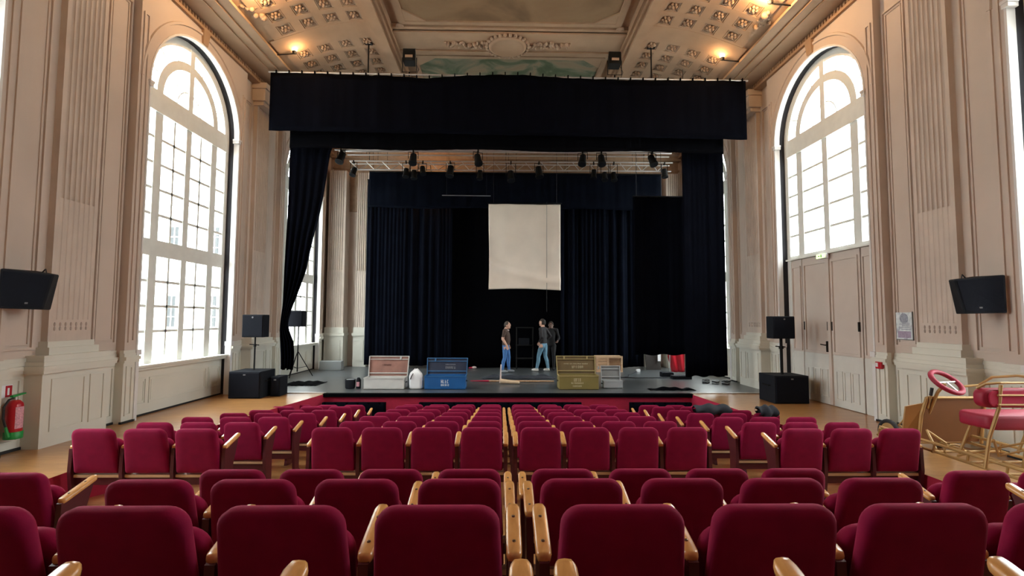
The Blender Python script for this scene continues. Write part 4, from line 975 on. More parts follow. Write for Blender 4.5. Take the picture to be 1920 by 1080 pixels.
# ------------------------------------------------------------------ trunks, crate, bag
def glyphs(mb, x0, z0, w, h, n, y, rn):
    """rows of worn stencil strokes."""
    cw = w/n
    for k in range(n):
        a = x0+cw*k+cw*.12; b = a+cw*.72; th = cw*.2
        mb.box(a, a+th, y-.002, y, z0, z0+h)
        if rn.random() < .7: mb.box(b-th, b, y-.002, y, z0, z0+h)
        for zz in (0, .42, .84):
            if rn.random() < .6: mb.box(a+th, b-th, y-.002, y, z0+h*zz, z0+h*zz+h*.16)
def trunk(name, label, x0, x1, y0, d, hb, ht, body, lid, rim, marks=(), lidmarks=(), mm='mark', mm2='marko', lean=.12, flare=.03):
    cx = (x0+x1)/2; w = (x1-x0)/2; t = thing(name, label, 'trunk', (cx, y0, .008))
    mb = MB(); tk = .02
    mb.box(-w, w, 0, tk, 0, hb); mb.box(-w, w, d-tk, d, 0, hb); mb.box(-w, -w+tk, tk, d-tk, 0, hb); mb.box(w-tk, w, tk, d-tk, 0, hb); mb.box(-w, w, 0, d, 0, tk)
    b = mb.build('body', M[body], t, bevel=.006)
    mb = MB(); mb.box(-w-.008, w+.008, -.008, .004, hb-.02, hb+.004); mb.box(-w-.008, -w, 0, d, hb-.02, hb+.004); mb.box(w, w+.008, 0, d, hb-.02, hb+.004); mb.build('body_rim', M[rim], b)
    # open lid standing up at the back, its inside facing the hall
    yl = d; z0, z1 = hb, ht
    def lp(x, z, dep): 
        tt = (z-z0)/(z1-z0); return (x*(1+flare*tt), yl+lean*tt-dep, z)
    mb = MB(); mb.hexa([lp(-w, z0, .0), lp(w, z0, .0), lp(w, z0, -.02), lp(-w, z0, -.02), lp(-w, z1, .0), lp(w, z1, .0), lp(w, z1, -.02), lp(-w, z1, -.02)])
    ld = mb.build('lid', M[lid], t)
    mb = MB(); e = .012
    for za, zb_ in ((z1-.012, z1+.006), (z1-.085, z1-.07), (z0+.06, z0+.08)):
        mb.hexa([lp(-w, za, .03), lp(w, za, .03), lp(w, za, 0), lp(-w, za, 0), lp(-w, zb_, .03), lp(w, zb_, .03), lp(w, zb_, 0), lp(-w, zb_, 0)])
    for xa, xb in ((-w-.006, -w+.012), (w-.012, w+.006)):
        mb.hexa([lp(xa, z0, .05), lp(xb, z0, .05), lp(xb, z0, 0), lp(xa, z0, 0), lp(xa, z1, .05), lp(xb, z1, .05), lp(xb, z1, 0), lp(xa, z1, 0)])
    mb.build('lid_rim', M[rim], ld)
    mb = MB()
    for xx in ((-.29, .28) if name == 'olive_trunk' else ((.28,) if name == 'pale_trunk' else (-.30,))):
        mb.hexa([lp(xx-.018, z1-.085, .045), lp(xx+.018, z1-.085, .045), lp(xx+.018, z1-.085, .02), lp(xx-.018, z1-.085, .02), lp(xx-.012, z1-.01, .045), lp(xx+.022, z1-.01, .045), lp(xx+.022, z1-.01, .02), lp(xx-.012, z1-.01, .02)])
    mb.build('hasp', M[rim], ld)
    rn = random.Random(len(label))
    for i, (mx, mz, mw, mh, n_) in enumerate(marks):
        mb = MB(); glyphs(mb, mx-mw/2, mz, mw, mh, n_, 0, rn); mb.build('stencil_line', M[mm], b)
    for i, (mx, mz, mw, mh, n_) in enumerate(lidmarks):
        mb = MB(); glyphs(mb, mx-mw/2, mz, mw, mh, n_, yl+lean*((mz-z0)/(z1-z0))-.004, rn); mb.build('stencil_line', M[mm2], ld)
    for xs in (-1, 1):
        MB().tube([(xs*w, d*.35, hb*.6), (xs*(w+.025), d*.4, hb*.55), (xs*(w+.025), d*.6, hb*.55), (xs*w, d*.65, hb*.6)], .008, 6).build('side_handle', M['socket'], t)
    return t
trunk('pale_trunk', 'open pale grey trunk with a brown lid lining on the stage edge', -3.345, -2.375, 12.02, .46, .275, .76, 'trunkw', 'trunkbr', 'trunkw', (), ((-.05, .52, .22, .05, 6),), 'mark', 'markb')
trunk('blue_trunk', 'open blue trunk with a navy lid and white stencilling', -1.88, -.885, 12.02, .46, .325, .715, 'blue', 'navy', 'bluel', ((.0, .15, .20, .085, 4), (.0, .085, .20, .045, 6)), ((.08, .54, .26, .03, 8), (.08, .45, .26, .06, 6)), 'mark', 'markd')
trunk('olive_trunk', 'open olive green trunk with brown lid and pale stencilling', 1.405, 2.37, 12.02, .46, .34, .775, 'olive', 'oliveb', 'olivel', ((-.04, .20, .18, .075, 5), (-.04, .14, .30, .04, 10), (-.04, .07, .22, .035, 8)), ((.0, .57, .62, .025, 16), (.04, .475, .30, .06, 6)), 'marko', 'marko')
t = trunk('grey_case', 'small open grey case with a plain grey lid beside the olive trunk', 2.54, 3.02, 12.25, .30, .185, .525, 'greyb', 'greyd', 'greyb', lean=.06)
t = thing('wooden_crate', 'light pine crate standing on its side behind the olive trunk', 'crate', (3.50, 15.95, .008))
mb = MB(); mb.box(-.43, .43, 0, .02, .49, .52); 
for zz in (.02, .13, .24, .35): mb2 = MB().box(-.40, -.05, -.01, .012, zz, zz+.10).build('slat', M['crate'], t)
for x0, x1, z0, z1 in ((-.43, .43, .45, .52), (-.43, .43, 0, .05), (-.43, -.37, .05, .45), (.37, .43, .05, .45), (-.08, -.02, .05, .45)):
    MB().box(x0, x1, -.03, .0, z0, z1).build('batten', M['crate'], t)
MB().box(-.42, .42, .012, .45, .0, .03).build('bottom', M['crate'], t); MB().box(-.42, .42, .012, .45, .48, .51).build('top', M['crate'], t)
MB().box(.39, .42, .012, .45, .03, .48).build('side', M['crate'], t); MB().box(-.42, -.39, .012, .45, .03, .48).build('side', M['crate'], t)
MB().box(-.02, .37, .10, .12, .05, .45).build('panel', M['crate'], t)
# white plastic bag
def fn(u, v):
    a = 2*PI*u; sq = lambda c, e: math.copysign(abs(c)**e, c)
    prof_ = [(.0, .0), (.14, .004), (.158, .03), (.162, .14), (.160, .27), (.150, .35), (.115, .395), (.075, .425), (.05, .46), (.035, .475), (.0, .46)]
    k = v*(len(prof_)-1); i = min(int(k), len(prof_)-2); f = k-i
    r = prof_[i][0]*(1-f)+prof_[i+1][0]*f; z = prof_[i][1]*(1-f)+prof_[i+1][1]*f
    w = 1+(.09*math.sin(a*3+v*7)+.06*math.sin(a*7+v*13)+.03*math.sin(a*13-v*9))*(.3+v)
    return (sq(math.cos(a), .45)*r*w-.03*max(0, v-.6), sq(math.sin(a), .5)*r*.7*w, z+.02*math.sin(a*4)*(v > .5)*v)
t = thing('plastic_bag', 'full white plastic bag standing beside the blue trunk', 'bag', (-2.10, 12.15, .012))
MB().grid(fn, 36, 21).build('sack', M['white'], t, True)
MB().tube([(-.06, -.10, .38), (-.10, -.12, .30), (-.12, -.115, .24)], .010, 6).build('handle', M['cloth2'], t)
# dark bucket and tin
t = thing('black_tub', 'small black tub with pale rim on the stage edge', 'tub', (-3.72, 12.2, .012))
MB().lathe([(.105, 0), (.118, .02), (.125, .20), (.125, .22), (.115, .22), (.11, .19)], n=20).build('wall', M['black'], t)
MB().lathe([(.112, .20), (.112, .212)], n=20).build('contents', M['greyb'], t)
t = thing('black_bottle', 'squat dark canister beside the small black tub', 'canister', (-3.52, 12.2, .012))
MB().lathe([(.055, 0), (.06, .02), (.06, .2), (.04, .24), (.03, .26)], n=14).build('body', M['black'], t, True)
MB().grid(lambda u, v: (.0615*math.cos(-2.2+1.3*u), .0615*math.sin(-2.2+1.3*u), .05+.11*v), 6, 2).build('label_patch', M['label'], t)
# pole, broom, cloth, crumpled bits
t = thing('long_pole', 'long pale wooden pole with a red tip lying on the stage', 'pole', (0, 13.45, .034))
MB().tube([(-.35, 0, 0), (1.42, -.04, 0)], .022, 8).build('shaft', M['pole'], t); MB().tube([(-.86, .02, 0), (-.35, 0, 0)], [.008, .024], 8).build('red_tip', M['redriser'], t)
t = thing('broom', 'pale broom with upright stick resting on the stage floor', 'broom', (0, 13.1, .012))
MB().tube([(-.04, 0, .02), (-.035, 0, .08), (-.02, .05, .50)], [.03, .022, .016], 8).build('stick', M['collar'], t)
mb = MB(); R = []
for k in range(9):
    f = k/8; R.append([(-.05+.52*f, -.0-.10*f+(.065-.03*f)*math.cos(2*PI*j/8), .068-.03*f+(.065-.03*f)*math.sin(2*PI*j/8)) for j in range(8)])
mb.rings(R); mb.build('bristles', M['straw'], t, True)
def fn(u, v):
    x = -.55+2.05*u; y = 14.02+.50*v
    e = min(u, 1-u, v, 1-v); return (x+.05*math.sin(v*9), y+.04*math.sin(u*8), .016+(.05*abs(math.sin(u*13+v*4))*abs(math.sin(v*6+u*3))+.03)*min(1, e*8))
tag(MB().grid(fn, 50, 16).build('crumpled_cloth', M['bundle'], None, True, solid=.008), 'dark crumpled cloth spread on the stage at the feet of the men', 'cloth')
t = thing('small_rag', 'small pink and white rag on the stage behind the blue trunk', 'rag', (-1.0, 16.9, .02))
MB().ball((.05, 0, .03), (.09, .05, .045), 10, 6).build('white_fold', M['collar'], t, True); MB().ball((-.02, .02, .02), (.12, .06, .03), 10, 6).build('pink_fold', M['redriser'], t, True)
# things at the right wing
t = thing('red_drape', 'bright red cloth hanging in the right wing under the masking drape', 'cloth', (0, 15.6, 0))
MB().grid(lambda u, v: (5.42+.42*u+.12*(1-abs(2*v-1))*(u-1), .03*math.sin(u*14+v*2), .05+1.0*v), 24, 12).build('cloth', M['red'], t, True, solid=.01)
MB().tube([(5.36, .0, 1.06), (5.9, 0, 1.06)], .015, 6).build('rail', M['alu'], t)
for xx in (5.36, 5.9): MB().tube([(xx, 0, .008), (xx, 0, 1.06)], .015, 6).build('post', M['alu'], t)
t = thing('leaning_board', 'grey board leaning in the right wing behind the red cloth', 'board', (5.15, 16.6, .008))
MB().hexa([(-.25, 0, 0), (.25, 0, 0), (.25, .03, 0), (-.25, .03, 0), (-.25, .25, 1.1), (.25, .25, 1.1), (.25, .28, 1.1), (-.25, .28, 1.1)]).build('sheet', M['socket'], t); MB().box(.14, .24, -.02, .0, .3, .9).build('white_edge', M['white'], t)
t = thing('socket_box', 'small white socket box on the stage floor at right', 'socket box', (4.45, 16.0, .008))
MB().box(-.06, .06, -.05, .05, 0, .09).build('housing', M['white'], t, bevel=.01)
tag(MB().tube([(4.40, 16.0, .03), (4.2, 15.6, .02), (3.9, 15.1, .02), (3.8, 14.7, .02), (3.4, 14.4, .02)], .014, 6).build('floor_cable', M['cable']), 'black cable running from the white socket box to the crate', 'cable')
tag(MB().tube([(3.2, 14.5, .02), (3.9, 14.3, .02), (4.6, 14.35, .02), (5.2, 14.4, .02)], .016, 6).build('floor_cable', M['cable']), 'black cable crossing the right of the stage to the wing', 'cable')
for i, (x, y, w, d, h, lb) in enumerate(((5.2, 14.2, .55, .25, .10, 'flat black case on the floor by the right leg curtain'), (4.95, 14.7, .35, .25, .14, 'black box behind the flat case in the right wing'))):
    t = thing('flat_case', lb, 'case', (x, y, .008)); MB().box(-w/2, w/2, -d/2, d/2, 0, h).build('shell', M['black'], t, bevel=.012); MB().box(-w/2-.004, w/2+.004, -d/2-.004, d/2+.004, h*.5, h*.58).build('seam', M['fixture'], t)
rnd = random.Random(21)
for i, (x, y) in enumerate(((5.55, 13.3), (5.75, 13.15), (5.95, 13.0), (6.12, 13.3))):
    t = thing('cable_coil', 'coiled pale cable on the floor by the right wall, %s from the stage' % ORD[i], 'cable coil', (x, y, .008), 0, 'coiled cables at the right wall')
    for k in range(3): MB().tube([(.09*math.cos(2*PI*j/14), .09*math.sin(2*PI*j/14)*.8, .02+.03*k+.01*math.sin(j)) for j in range(14)], .013, 6, True).build('loop', M['greyb'] if (i+k) % 2 else M['cable'], t)
def blob(seed, x0, x1, y0, y1, z, h):
    rn = random.Random(seed); ph = [rn.uniform(0, 6) for _ in range(3)]
    def fn(u, v):
        e = min(1, 5*min(u, 1-u, v, 1-v)); return (x0+(x1-x0)*u, y0+(y1-y0)*v, z+h*e*(.35+.65*abs(math.sin(u*5+ph[0])*math.cos(v*4+ph[1])))+.01*math.sin(u*23+ph[2]))
    return MB().grid(fn, 26, 20)
tag(blob(2, 3.6, 4.75, 11.9, 12.15, .014, .06).build('black_rag', M['cloth2'], None, True, solid=.006), 'flat black cloth scrap near the right front edge of the stage', 'cloth')
tag(blob(4, -5.6, -4.7, 12.6, 13.4, .014, .05).build('black_rag', M['cloth2'], None, True, solid=.006), 'black cloth and cables lying below the gathered curtain', 'cloth')

# jackets lying over the right side block seats
def jacket(name, label, x0, x1, y, ztop):
    def fn(u, v):
        x = x0+(x1-x0)*u; w = .5-.5*math.cos(2*PI*v)
        th = 2*PI*v; e = math.sin(PI*u)**.4
        return (x, y+(.14*math.cos(th))*(.7+.3*e)+.02*math.sin(u*11), ztop-.09+(.10*math.sin(th)+.02*math.sin(u*14+v*9))*(.5+.5*e))
    return tag(MB().grid(fn, 30, 18).build(name, M['bundle'], None, True), label, 'jacket')
zr8 = ROW_Z[8]+SEAT_H; zr7 = ROW_Z[7]+SEAT_H
jacket('folded_jacket', 'dark grey jacket heaped over a seat back in the right side block', 3.50, 4.15, ROW_Y[8]-.02, zr8+.10)
jacket('folded_jacket', 'blue grey bag bundle at the wall end of the right side block', 4.25, 4.55, ROW_Y[7]-.02, zr7+.12)

# ------------------------------------------------------------------ brass kart with red cushions
def kart():
    t = thing('pedal_kart', 'brass tube pedal kart with red steering wheel and seat pads', 'kart', (0, 0, 0))
    def tb(name, pts, r=.016, mm='brass', par=t, n=8): return MB().tube(pts, r, n).build(name, M[mm], par)
    zf = .27
    xa, xb = 4.86, 5.62
    for x, z in ((xa, zf), (xb, zf), (xa, zf+.09), (xb, zf+.09), (5.24, zf)):
        tb('frame_rail', [(x+.06, 6.35, z), (x+.03, 5.9, z), (x-.04, 4.3, z)], .017)
    for y in (6.3, 5.9, 5.5, 5.1, 4.7, 4.35):
        tb('cross_tube', [(xa-.02, y, zf), (xb, y, zf)], .014)
        for x in (xa, xb): tb('strut', [(x, y, zf), (x, y-.02, zf+.09)], .012)
    # front: dash hoop, fairing, steering
    tb('front_hoop', [(4.99, 5.85, zf), (5.00, 5.80, .62), (5.03, 5.75, .83)], .018); tb('front_hoop', [(5.76, 5.85, zf), (5.75, 5.80, .62), (5.74, 5.75, .83)], .018)
    tb('dash_bar', [(5.03, 5.75, .83), (5.74, 5.75, .83)], .016)
    tb('brace', [(5.0, 5.85, zf+.05), (4.93, 6.05, .45), (4.98, 5.86, .70)], .012); tb('brace', [(5.02, 5.76, .45), (5.12, 5.62, zf+.06)], .012); tb('brace', [(5.02, 5.76, .45), (4.98, 5.6, zf)], .012)
    MB().hexa([(5.02, 5.86, .29), (5.74, 5.86, .29), (5.74, 5.88, .29), (5.02, 5.88, .29), (5.04, 5.765, .82), (5.74, 5.765, .82), (5.74, 5.785, .82), (5.04, 5.785, .82)]).build('fairing', M['kartpanel'], t)
    MB().hexa([(4.86, 5.93, .33), (5.03, 5.88, .30), (5.03, 5.90, .30), (4.86, 5.95, .33), (4.90, 5.90, .70), (5.05, 5.80, .76), (5.05, 5.82, .76), (4.90, 5.92, .70)]).build('side_fairing', M['kartside'], t)
    tb('steering_column', [(5.10, 5.82, .62), (5.12, 5.70, .90), (5.14, 5.62, 1.01)], .018)
    c = Vector((5.14, 5.6, 1.03)); nrm = Vector((.18, -.62, .76)).normalized(); e1 = nrm.cross(Vector((0, 0, 1))).normalized(); e2 = nrm.cross(e1)
    sw = MB().tube([tuple(c+(e1*math.cos(2*PI*k/28)+e2*math.sin(2*PI*k/28))*.165) for k in range(28)], .027, 10, True).build('steering_wheel', M['kartred'], t, True)
    tb('spoke', [tuple(c-e1*.17), tuple(c+e1*.17)], .010, 'alu', sw); tb('spoke', [tuple(c), tuple(c+e2*.17)], .010, 'alu', sw)
    tb('gear_lever', [(5.06, 5.78, .70), (5.055, 5.72, .86)], .012); tb('lever_grip', [(5.055, 5.72, .86), (5.055, 5.70, .95)], .017, 'cable')
    tb('hand_rail', [(5.36, 5.62, .98), (5.50, 5.58, 1.00), (5.58, 5.5, 1.10), (5.66, 5.3, 1.14), (5.62, 4.55, 1.13), (5.60, 4.5, 1.05)], .014)
    tb('hand_rail', [(4.66, 4.75, 1.08), (4.70, 4.70, 1.13), (4.80, 4.66, 1.145), (5.5, 4.66, 1.145)], .012)
    # seat and backrest
    mb = MB(); pad_ = rr_outline(.92, .92, -.19, .19, .07, .07, 5)
    R = [[(5.36+x*f, 5.06+z*f, h) for x, z in pad_] for f, h in ((.94, .645), (.985, .655), (1, .675), (1, .755), (.985, .78), (.93, .79))]
    mb.rings(R); mb.build('seat', M['kartred'], t, True)
    mb = MB(); bo = rr_outline(.86, .86, .905, 1.085, .07, .07, 5)
    R = [[(5.06+x*f, y+.18*(z-1)*0, 1.0+(z-1.0)*f) for x, z in bo] for f, y in ((.92, 4.66), (.985, 4.67), (1, 4.69), (1, 4.75), (.98, 4.77), (.92, 4.78))]
    mb.rings(R); mb.build('backrest', M['kartred'], t, True)
    mb = MB(); bo = rr_outline(.80, .80, .92, 1.07, .06, .06, 5); R = [[(5.08+x, y, z) for x, z in bo] for y in (4.645, 4.66)]
    mb.rings(R); mb.build('back_panel', M['redriser'], t)
    for x in (4.74, 5.12, 5.50): tb('back_post', [(x-.07, 4.72, zf+.05), (x-.03, 4.70, .62), (x+.03, 4.655, .9), (x+.05, 4.64, 1.13)], .016)
    for x in (4.96, 5.60): tb('seat_leg', [(x-.05, 5.24, zf+.05), (x+.02, 5.16, .65)], .014)
    for z in (.94, 1.03): tb('back_rail', [(4.75, 4.635, z), (5.52, 4.635, z)], .010)
    for x0, x1 in ((4.80, 5.25), (5.25, 5.6)): tb('brace', [(x0, 4.75, .58), (x1, 5.15, zf+.05)], .012); tb('brace', [(x1, 4.75, .58), (x0, 5.15, zf+.05)], .010)
    tb('chain_loop', [(5.05+.11*math.cos(2*PI*k/18), 5.45, zf+.02+.07*math.sin(2*PI*k/18)) for k in range(18)], .010)
    # second rear seat edge
    mb = MB(); R = [[(5.12+x*f, 4.22+z*f*.5, h) for x, z in pad_] for f, h in ((.94, .60), (1, .63), (1, .72), (.93, .75))]
    mb.rings(R); mb.build('rear_seat', M['kartred'], t, True)
    for x in (4.8, 5.45): tb('seat_leg', [(x, 4.45, zf+.05), (x+.03, 4.26, .61)], .014)
    # wheels
    for x, y in ((5.33, 6.72), (6.02, 6.72), (4.96, 4.15), (5.72, 4.15)):
        w = MB().tube([(x, y+.165*math.cos(2*PI*k/22), .19+.165*math.sin(2*PI*k/22)) for k in range(22)], .027, 8, True).build('wheel', M['rubber'], t, True)
        MB().lathe([(.14, -.012), (.14, .012)], (x, y, .19), 20, 'x').build('wheel_disc', M['brass'], w); MB().lathe([(.03, -.03), (.03, .03)], (x, y, .19), 10, 'x').build('hub', M['alu'], w)
    tb('front_axle', [(5.33, 6.72, .19), (6.02, 6.72, .19)], .015); tb('fork', [(5.62, 6.72, .19), (5.5, 6.3, zf)], .015); tb('fork', [(5.42, 6.72, .19), (5.0, 6.3, zf)], .015)
    tb('rear_axle', [(4.96, 4.15, .19), (5.72, 4.15, .19)], .015); tb('axle_strut', [(5.0, 4.15, .19), (5.0, 4.33, zf)], .014); tb('axle_strut', [(5.6, 4.15, .19), (5.58, 4.33, zf)], .014)
kart()

# ------------------------------------------------------------------ people
def person(label, loc, rz, J, mats, region, hair, group='people on the stage', voxel=.009, scale=1.0, collar=False):
    """J: joints in local metres, figure faces +x; region(p) -> material index"""
    P = {n_: (Vector(p), r) for n_, p, r in J['v']}
    mb = MB()
    trunk_ = ['pelvis', 'waist', 'chest', 'upper', 'neck', 'skull']
    def ring(c, r, n_=20): return [(c.x+r[0]*math.cos(2*PI*k/n_), c.y+r[1]*math.sin(2*PI*k/n_), c.z) for k in range(n_)]
    pts = [(P[k][0], P[k][1]) for k in trunk_]
    pv = pts[0]; R = [ring(pv[0]-Vector((0, 0, .12)), (pv[1][0]*.55, pv[1][1]*.7)), ring(pv[0]-Vector((0, 0, .06)), (pv[1][0]*.95, pv[1][1]))]
    for (c0, r0), (c1, r1) in zip(pts, pts[1:]):
        for f in (0, .34, .67): R.append(ring(c0.lerp(c1, f), (r0[0]+(r1[0]-r0[0])*f, r0[1]+(r1[1]-r0[1])*f)))
    R.append(ring(*pts[-1])); mb.rings(R)
    for a, b in J['e']:
        if a in trunk_ and b in trunk_: continue
        (c0, r0), (c1, r1) = P[a], P[b]
        if a in trunk_: r0 = .07
        r0, r1 = [sum(q)/2 if isinstance(q, tuple) else q for q in (r0, r1)]
        mb.tube([c0.lerp(c1, f/6) for f in range(7)], [r0+(r1-r0)*f/6 for f in range(7)], 14); mb.ball(c0, r0*.99, 14, 9); mb.ball(c1, r1*.99, 14, 9)
    hx, hy, hz = J['head']; ca, sa = math.cos(J.get('turn', 0)), math.sin(J.get('turn', 0))
    def hp(x, y, z): return (hx+x*ca-y*sa, hy+x*sa+y*ca, hz+z)
    hm = MB(); hm.ball((0, 0, 0), (.098, .078, .118), 18, 14)
    mb.add([hp(*p) for p in hm.v], hm.f)
    for c, r in (((.045, 0, -.075), (.055, .055, .045)), ((.098, 0, -.012), (.018, .014, .028)), ((.088, 0, -.058), (.014, .026, .010)), ((.0, .078, -.01), (.02, .014, .034)), ((.0, -.078, -.01), (.02, .014, .034)), ((.085, 0, .03), (.018, .05, .014))):
        b = MB().ball((0, 0, 0), r, 10, 7); mb.add([hp(p[0]+c[0], p[1]+c[1], p[2]+c[2]) for p in b.v], b.f)
    for sy, fx, fy, fa in J['feet']:
        b = MB().ball((0, 0, 0), (.135, .048, .048), 14, 8)
        mb.add([(fx+.05*math.cos(fa)+p[0]*math.cos(fa)-p[1]*math.sin(fa), fy+.05*math.sin(fa)+p[0]*math.sin(fa)+p[1]*math.cos(fa), max(.0, p[2]+.042)) for p in b.v], b.f)
    # hands: palm plus five fingers
    for hnd in J['hands']:
        p0, d, side = Vector(hnd[0]), Vector(hnd[1]).normalized(), Vector(hnd[2]).normalized()
        nrm = d.cross(side)
        def cap(a, b, r0, r1): mb.tube([a, a.lerp(b, .5), b], [r0, (r0+r1)/2, r1], 8); mb.ball(a, r0, 8, 6); mb.ball(b, r1, 8, 6)
        for o_ in (-.022, 0, .022): cap(p0+side*o_*.6, p0+d*.078+side*o_, .017, .015)
        for k, (o_, L) in enumerate(((-.031, .066), (-.0105, .078), (.0105, .074), (.030, .058))):
            b0 = p0+d*.078+side*o_; b1 = b0+d*L*.5+nrm*.006; b2 = b0+d*L*.9+nrm*.026
            cap(b0, b1, .0105, .0095); cap(b1, b2, .0095, .008)
        b0 = p0+d*.015-side*.025; b1 = b0+d*.035-side*.026; cap(b0, b1, .014, .012); cap(b1, b1+d*.034-side*.004, .012, .0095)
    me = mb.mesh('tmp_body'); o = bpy.data.objects.new('tmp_body', me); COL.objects.link(o)
    md = o.modifiers.new('r', 'REMESH'); md.mode = 'VOXEL'; md.voxel_size = voxel; md.use_smooth_shade = True
    m2 = o.modifiers.new('sm', 'SMOOTH'); m2.factor = .5; m2.iterations = 2
    dg_ = bpy.context.evaluated_depsgraph_get(); dg_.update()
    out = bpy.data.meshes.new_from_object(o.evaluated_get(dg_)); bpy.data.objects.remove(o); out.name = 'body'
    out.materials.clear()
    for m_ in mats: out.materials.append(M[m_])
    for p in out.polygons: p.material_index = region(p.center); p.use_smooth = True
    t = thing('person', label, 'person', loc, rz, group); t.scale = (scale,)*3
    inst('body', out, t)
    # hair cap
    hm = MB().ball((0, 0, 0), (.108, .088, .126), 20, 16); keep = MB()
    vs = [hp(p[0]-.006, p[1], p[2]+.006) for p in hm.v]
    fs = [q for q in hm.f if hair['keep'](sum(hm.v[i][0] for i in q)/len(q), sum(hm.v[i][2] for i in q)/len(q))]
    keep.add(vs, fs); keep.build('hair', M[hair['mat']], t, True, solid=.012)
    for sy in (-1, 1):
        b = MB().ball(hp(.086, sy*.032, .008), .011, 8, 6); b.build('eye', M['hair'], t, True)
    if collar:
        cm = MB().tube([(hx-.03+.075*math.cos(2*PI*k/18), hy+.070*math.sin(2*PI*k/18), hz-.145-.02*math.cos(2*PI*k/18)) for k in range(18)], .016, 6, True); cm.build('shirt_collar', M['collar'], t, True)
    return t
def body_joints(foot_l, foot_r, hip=(0, 0, .90), lean=0., arm_l=None, arm_r=None, head=(.03, 0, 1.565), belly=.0, girth=1.):
    hx, hy, hz = hip; g = girth
    v = [('pelvis', (hx, hy, hz), (.115*g, .15*g)), ('waist', (hx+.01+belly*.5, hy, hz+.16), (.115*g+belly, .14*g)), ('chest', (hx+.01+lean, hy, hz+.36), (.12*g, .165*g)),
         ('upper', (hx+lean, hy, hz+.50), (.085, .13)), ('neck', (hx+lean+.005, hy, hz+.565), (.055, .055)), ('skull', (head[0]-.01, head[1], head[2]-.03), (.06, .06))]
    e = [('pelvis', 'waist'), ('waist', 'chest'), ('chest', 'upper'), ('upper', 'neck'), ('neck', 'skull')]
    for n_, sy, ft in (('l', 1, foot_l), ('r', -1, foot_r)):
        kx_, ky_ = (hx*.5+ft[0]*.5+.03), (hy+sy*.085+ft[1])/2
        v += [('hip'+n_, (hx, hy+sy*.085, hz-.07), (.10, .095)), ('thigh'+n_, ((hx+kx_)/2, hy+sy*.09, (hz+.49)/2), (.085, .08)), ('knee'+n_, (kx_, ky_, .49), .062), ('calf'+n_, (kx_*.6+ft[0]*.4-.02, ky_*.6+ft[1]*.4, .34), .062), ('ankle'+n_, (ft[0]-.01, ft[1], .09), .046)]
        e += [('pelvis', 'hip'+n_), ('hip'+n_, 'thigh'+n_), ('thigh'+n_, 'knee'+n_), ('knee'+n_, 'calf'+n_), ('calf'+n_, 'ankle'+n_)]
    for n_, sy, arm in (('l', 1, arm_l), ('r', -1, arm_r)):
        s0 = (hx+lean, hy+sy*.185, hz+.475)
        el, wr = arm; mid = tuple((a+b)/2 for a, b in zip(s0, el)); fm = tuple(a*.65+b*.35 for a, b in zip(el, wr))
        v += [('sh'+n_, s0, .066), ('ua'+n_, mid, .054), ('el'+n_, el, .045), ('fa'+n_, fm, .043), ('wr'+n_, wr, .029)]
        e += [('upper', 'sh'+n_), ('sh'+n_, 'ua'+n_), ('ua'+n_, 'el'+n_), ('el'+n_, 'fa'+n_), ('fa'+n_, 'wr'+n_)]
    return v, e
# first man: brown top, blue jeans, facing right
ell, wrl = (-.06, .24, 1.10), (.05, .22, .90); elr, wrr = (-.05, -.23, 1.11), (.09, -.22, .90)
v, e = body_joints((.10, .09), (-.08, -.10), arm_l=(ell, wrl), arm_r=(elr, wrr), head=(.055, 0, 1.56), belly=.018, girth=1.03)
J = dict(v=v, e=e, head=(.055, 0, 1.56), turn=-.1, feet=[(1, .10, .09, .1), (-1, -.08, -.10, -.15)], hands=[(wrl, (.25, 0, -1), (1, 0, .25)), (wrr, (.30, 0, -1), (1, 0, .3))])
def reg1(p):
    x, y, z = p
    if z < .095: return 3
    if z > 1.44 and not (z < 1.47 and abs(y) > .09): return 0
    if abs(y) > .175 and z < 1.17: return 0
    if z < .90 and not abs(y) > .18: return 2
    return 1
person('man in a brown top and blue jeans standing side-on, facing right', (.125, 15.75, .012), -.25, J, ('skin', 'polo', 'jeans', 'greyshoe'), reg1,
       dict(mat='hairb', keep=lambda x, z: (z > .0 and x < .045) or (z > -.07 and x < -.02)), scale=.965, collar=True)
# second man: black jacket, light jeans, back three-quarter, facing left
ell, wrl = (-.10, .30, 1.13), (.06, .20, .95); elr, wrr = (-.13, -.28, 1.14), (.04, -.17, .97)
v, e = body_joints((.20, .10), (-.10, -.12), arm_l=(ell, wrl), arm_r=(elr, wrr), head=(.04, 0, 1.585), lean=.01)
J = dict(v=v, e=e, head=(.04, 0, 1.585), turn=.15, feet=[(1, .20, .10, .1), (-1, -.10, -.12, -.2)], hands=[(wrl, (.5, -.3, -.8), (.8, 0, .5)), (wrr, (.5, .3, -.8), (.8, 0, .5))])
def reg2(p):
    x, y, z = p
    if z < .10: return 3
    if z > 1.455 and abs(y) < .11: return 0
    if z < .955 and abs(y) > .155 and z > .78: return 0
    if z < .915: return 2
    return 1
person('man in a black jacket, light jeans and white shoes, seen from behind', (1.36, 16.1, .012), PI-.55, J, ('skin', 'jacket', 'jeansl', 'whiteshoe'), reg2,
       dict(mat='hair', keep=lambda x, z: (z > .035 and x < .06) or (z > -.075 and x < .0)), scale=1.0)
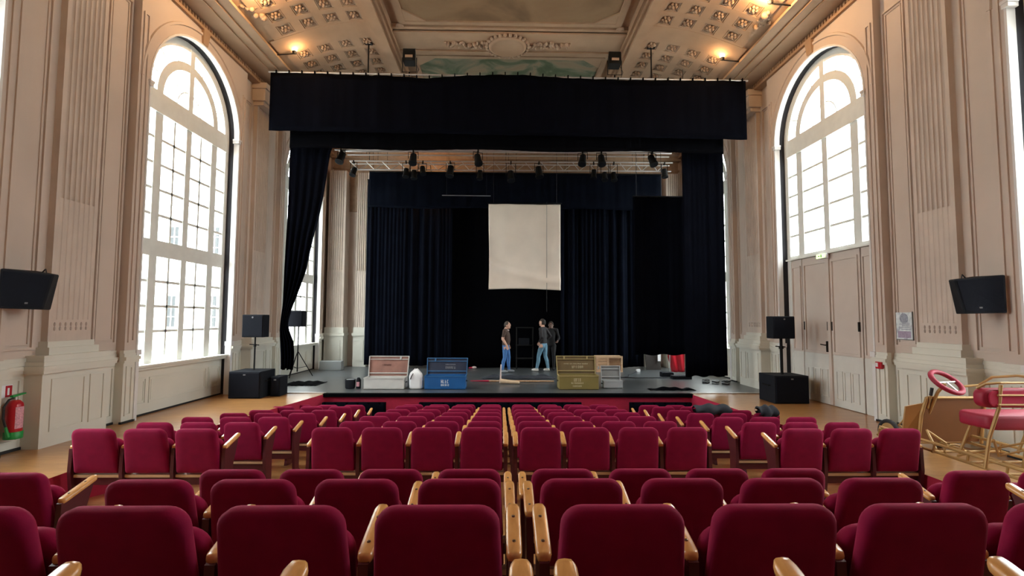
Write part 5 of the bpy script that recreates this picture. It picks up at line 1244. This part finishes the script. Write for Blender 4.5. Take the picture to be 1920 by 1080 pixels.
# third person behind him, shadow dimness put into skin and clothes colours
ell, wrl = (-.02, .27, 1.10), (.16, .24, .99); elr, wrr = (-.02, -.24, 1.08), (.02, -.25, .86)
v, e = body_joints((.05, .10), (-.05, -.10), arm_l=(ell, wrl), arm_r=(elr, wrr), head=(.03, 0, 1.55))
J = dict(v=v, e=e, head=(.03, 0, 1.55), turn=0, feet=[(1, .05, .10, .1), (-1, -.05, -.10, -.1)], hands=[(wrl, (.9, -.1, -.4), (0, 1, 0)), (wrr, (.1, 0, -1), (1, 0, 0))])
def reg3(p):
    x, y, z = p
    if z > 1.44 and abs(y) < .11: return 0
    if y > .18 and x > .14 and z < 1.06: return 0
    return 1
person('person in black clothes half hidden behind the man in the black jacket', (1.66, 16.55, .012), -PI/2-.25, J, ('skin2', 'darkcloth'), reg3,
       dict(mat='hair', keep=lambda x, z: (z > .03 and x < .07) or (z > -.06 and x < -.01)), scale=.97)
# dark gear faintly visible at the back
t = thing('equipment_rack', 'dark metal equipment frame barely visible behind the two men', 'rack', (.78, 16.85, .008))
for x in (-.28, .28):
    for y in (-.15, .15): MB().tube([(x, y, 0), (x, y, 1.42)], .014, 6).build('post', M['fixture'], t)
for z in (.35, .8, 1.40): MB().box(-.3, .3, -.17, .17, z, z+.025).build('shelf', M['fixture'], t)
MB().box(-.2, .15, -.12, .12, .825, 1.05).build('device', M['black'], t)

# ------------------------------------------------------------------ outside: courtyard and pale building
mb = MB(); mb.add([(-150, -120, -1.3), (150, -120, -1.3), (150, 150, -1.3), (-150, 150, -1.3)], [(0, 1, 2, 3)])
struct(mb.build('ground_courtyard', M['gravel']), 'pale courtyard ground outside the windows', 'ground')
b = thing('courtyard_building', 'pale building with rows of windows seen through the left windows', 'building', (-38, 42, -1.3))
MB().box(-26, 16, 0, 8, 0, 12.3).build('wall', M['facade'], b)
MB().hexa([(-26.5, -.5, 12.5), (16.5, -.5, 12.5), (16.5, 8.5, 12.5), (-26.5, 8.5, 12.5), (-25, 1.5, 14.2), (15, 1.5, 14.2), (15, 6.5, 14.2), (-25, 6.5, 14.2)]).build('roof', M['slate'], b)
MB().box(-26.3, 16.3, -.35, 0, 12.1, 12.5).build('eaves', M['facade'], b)
pm = MB().box(-.6, .6, -.06, 0, 0, 2.6).mesh('window', M['facadeg'])
mb = MB(); mb.box(-.04, .04, -.1, -.06, 0, 2.6); mb.box(-.6, .6, -.1, -.06, 1.7, 1.78); mb.box(-.6, .6, -.1, -.06, .8, .86)
bm_ = mb.mesh('window_bars', M['facade'])
for i in range(12):
    for z in (2.2, 8.1):
        w = inst('window', pm, b, (-24+i*3.4, 0, z)); inst('window_bars', bm_, w)
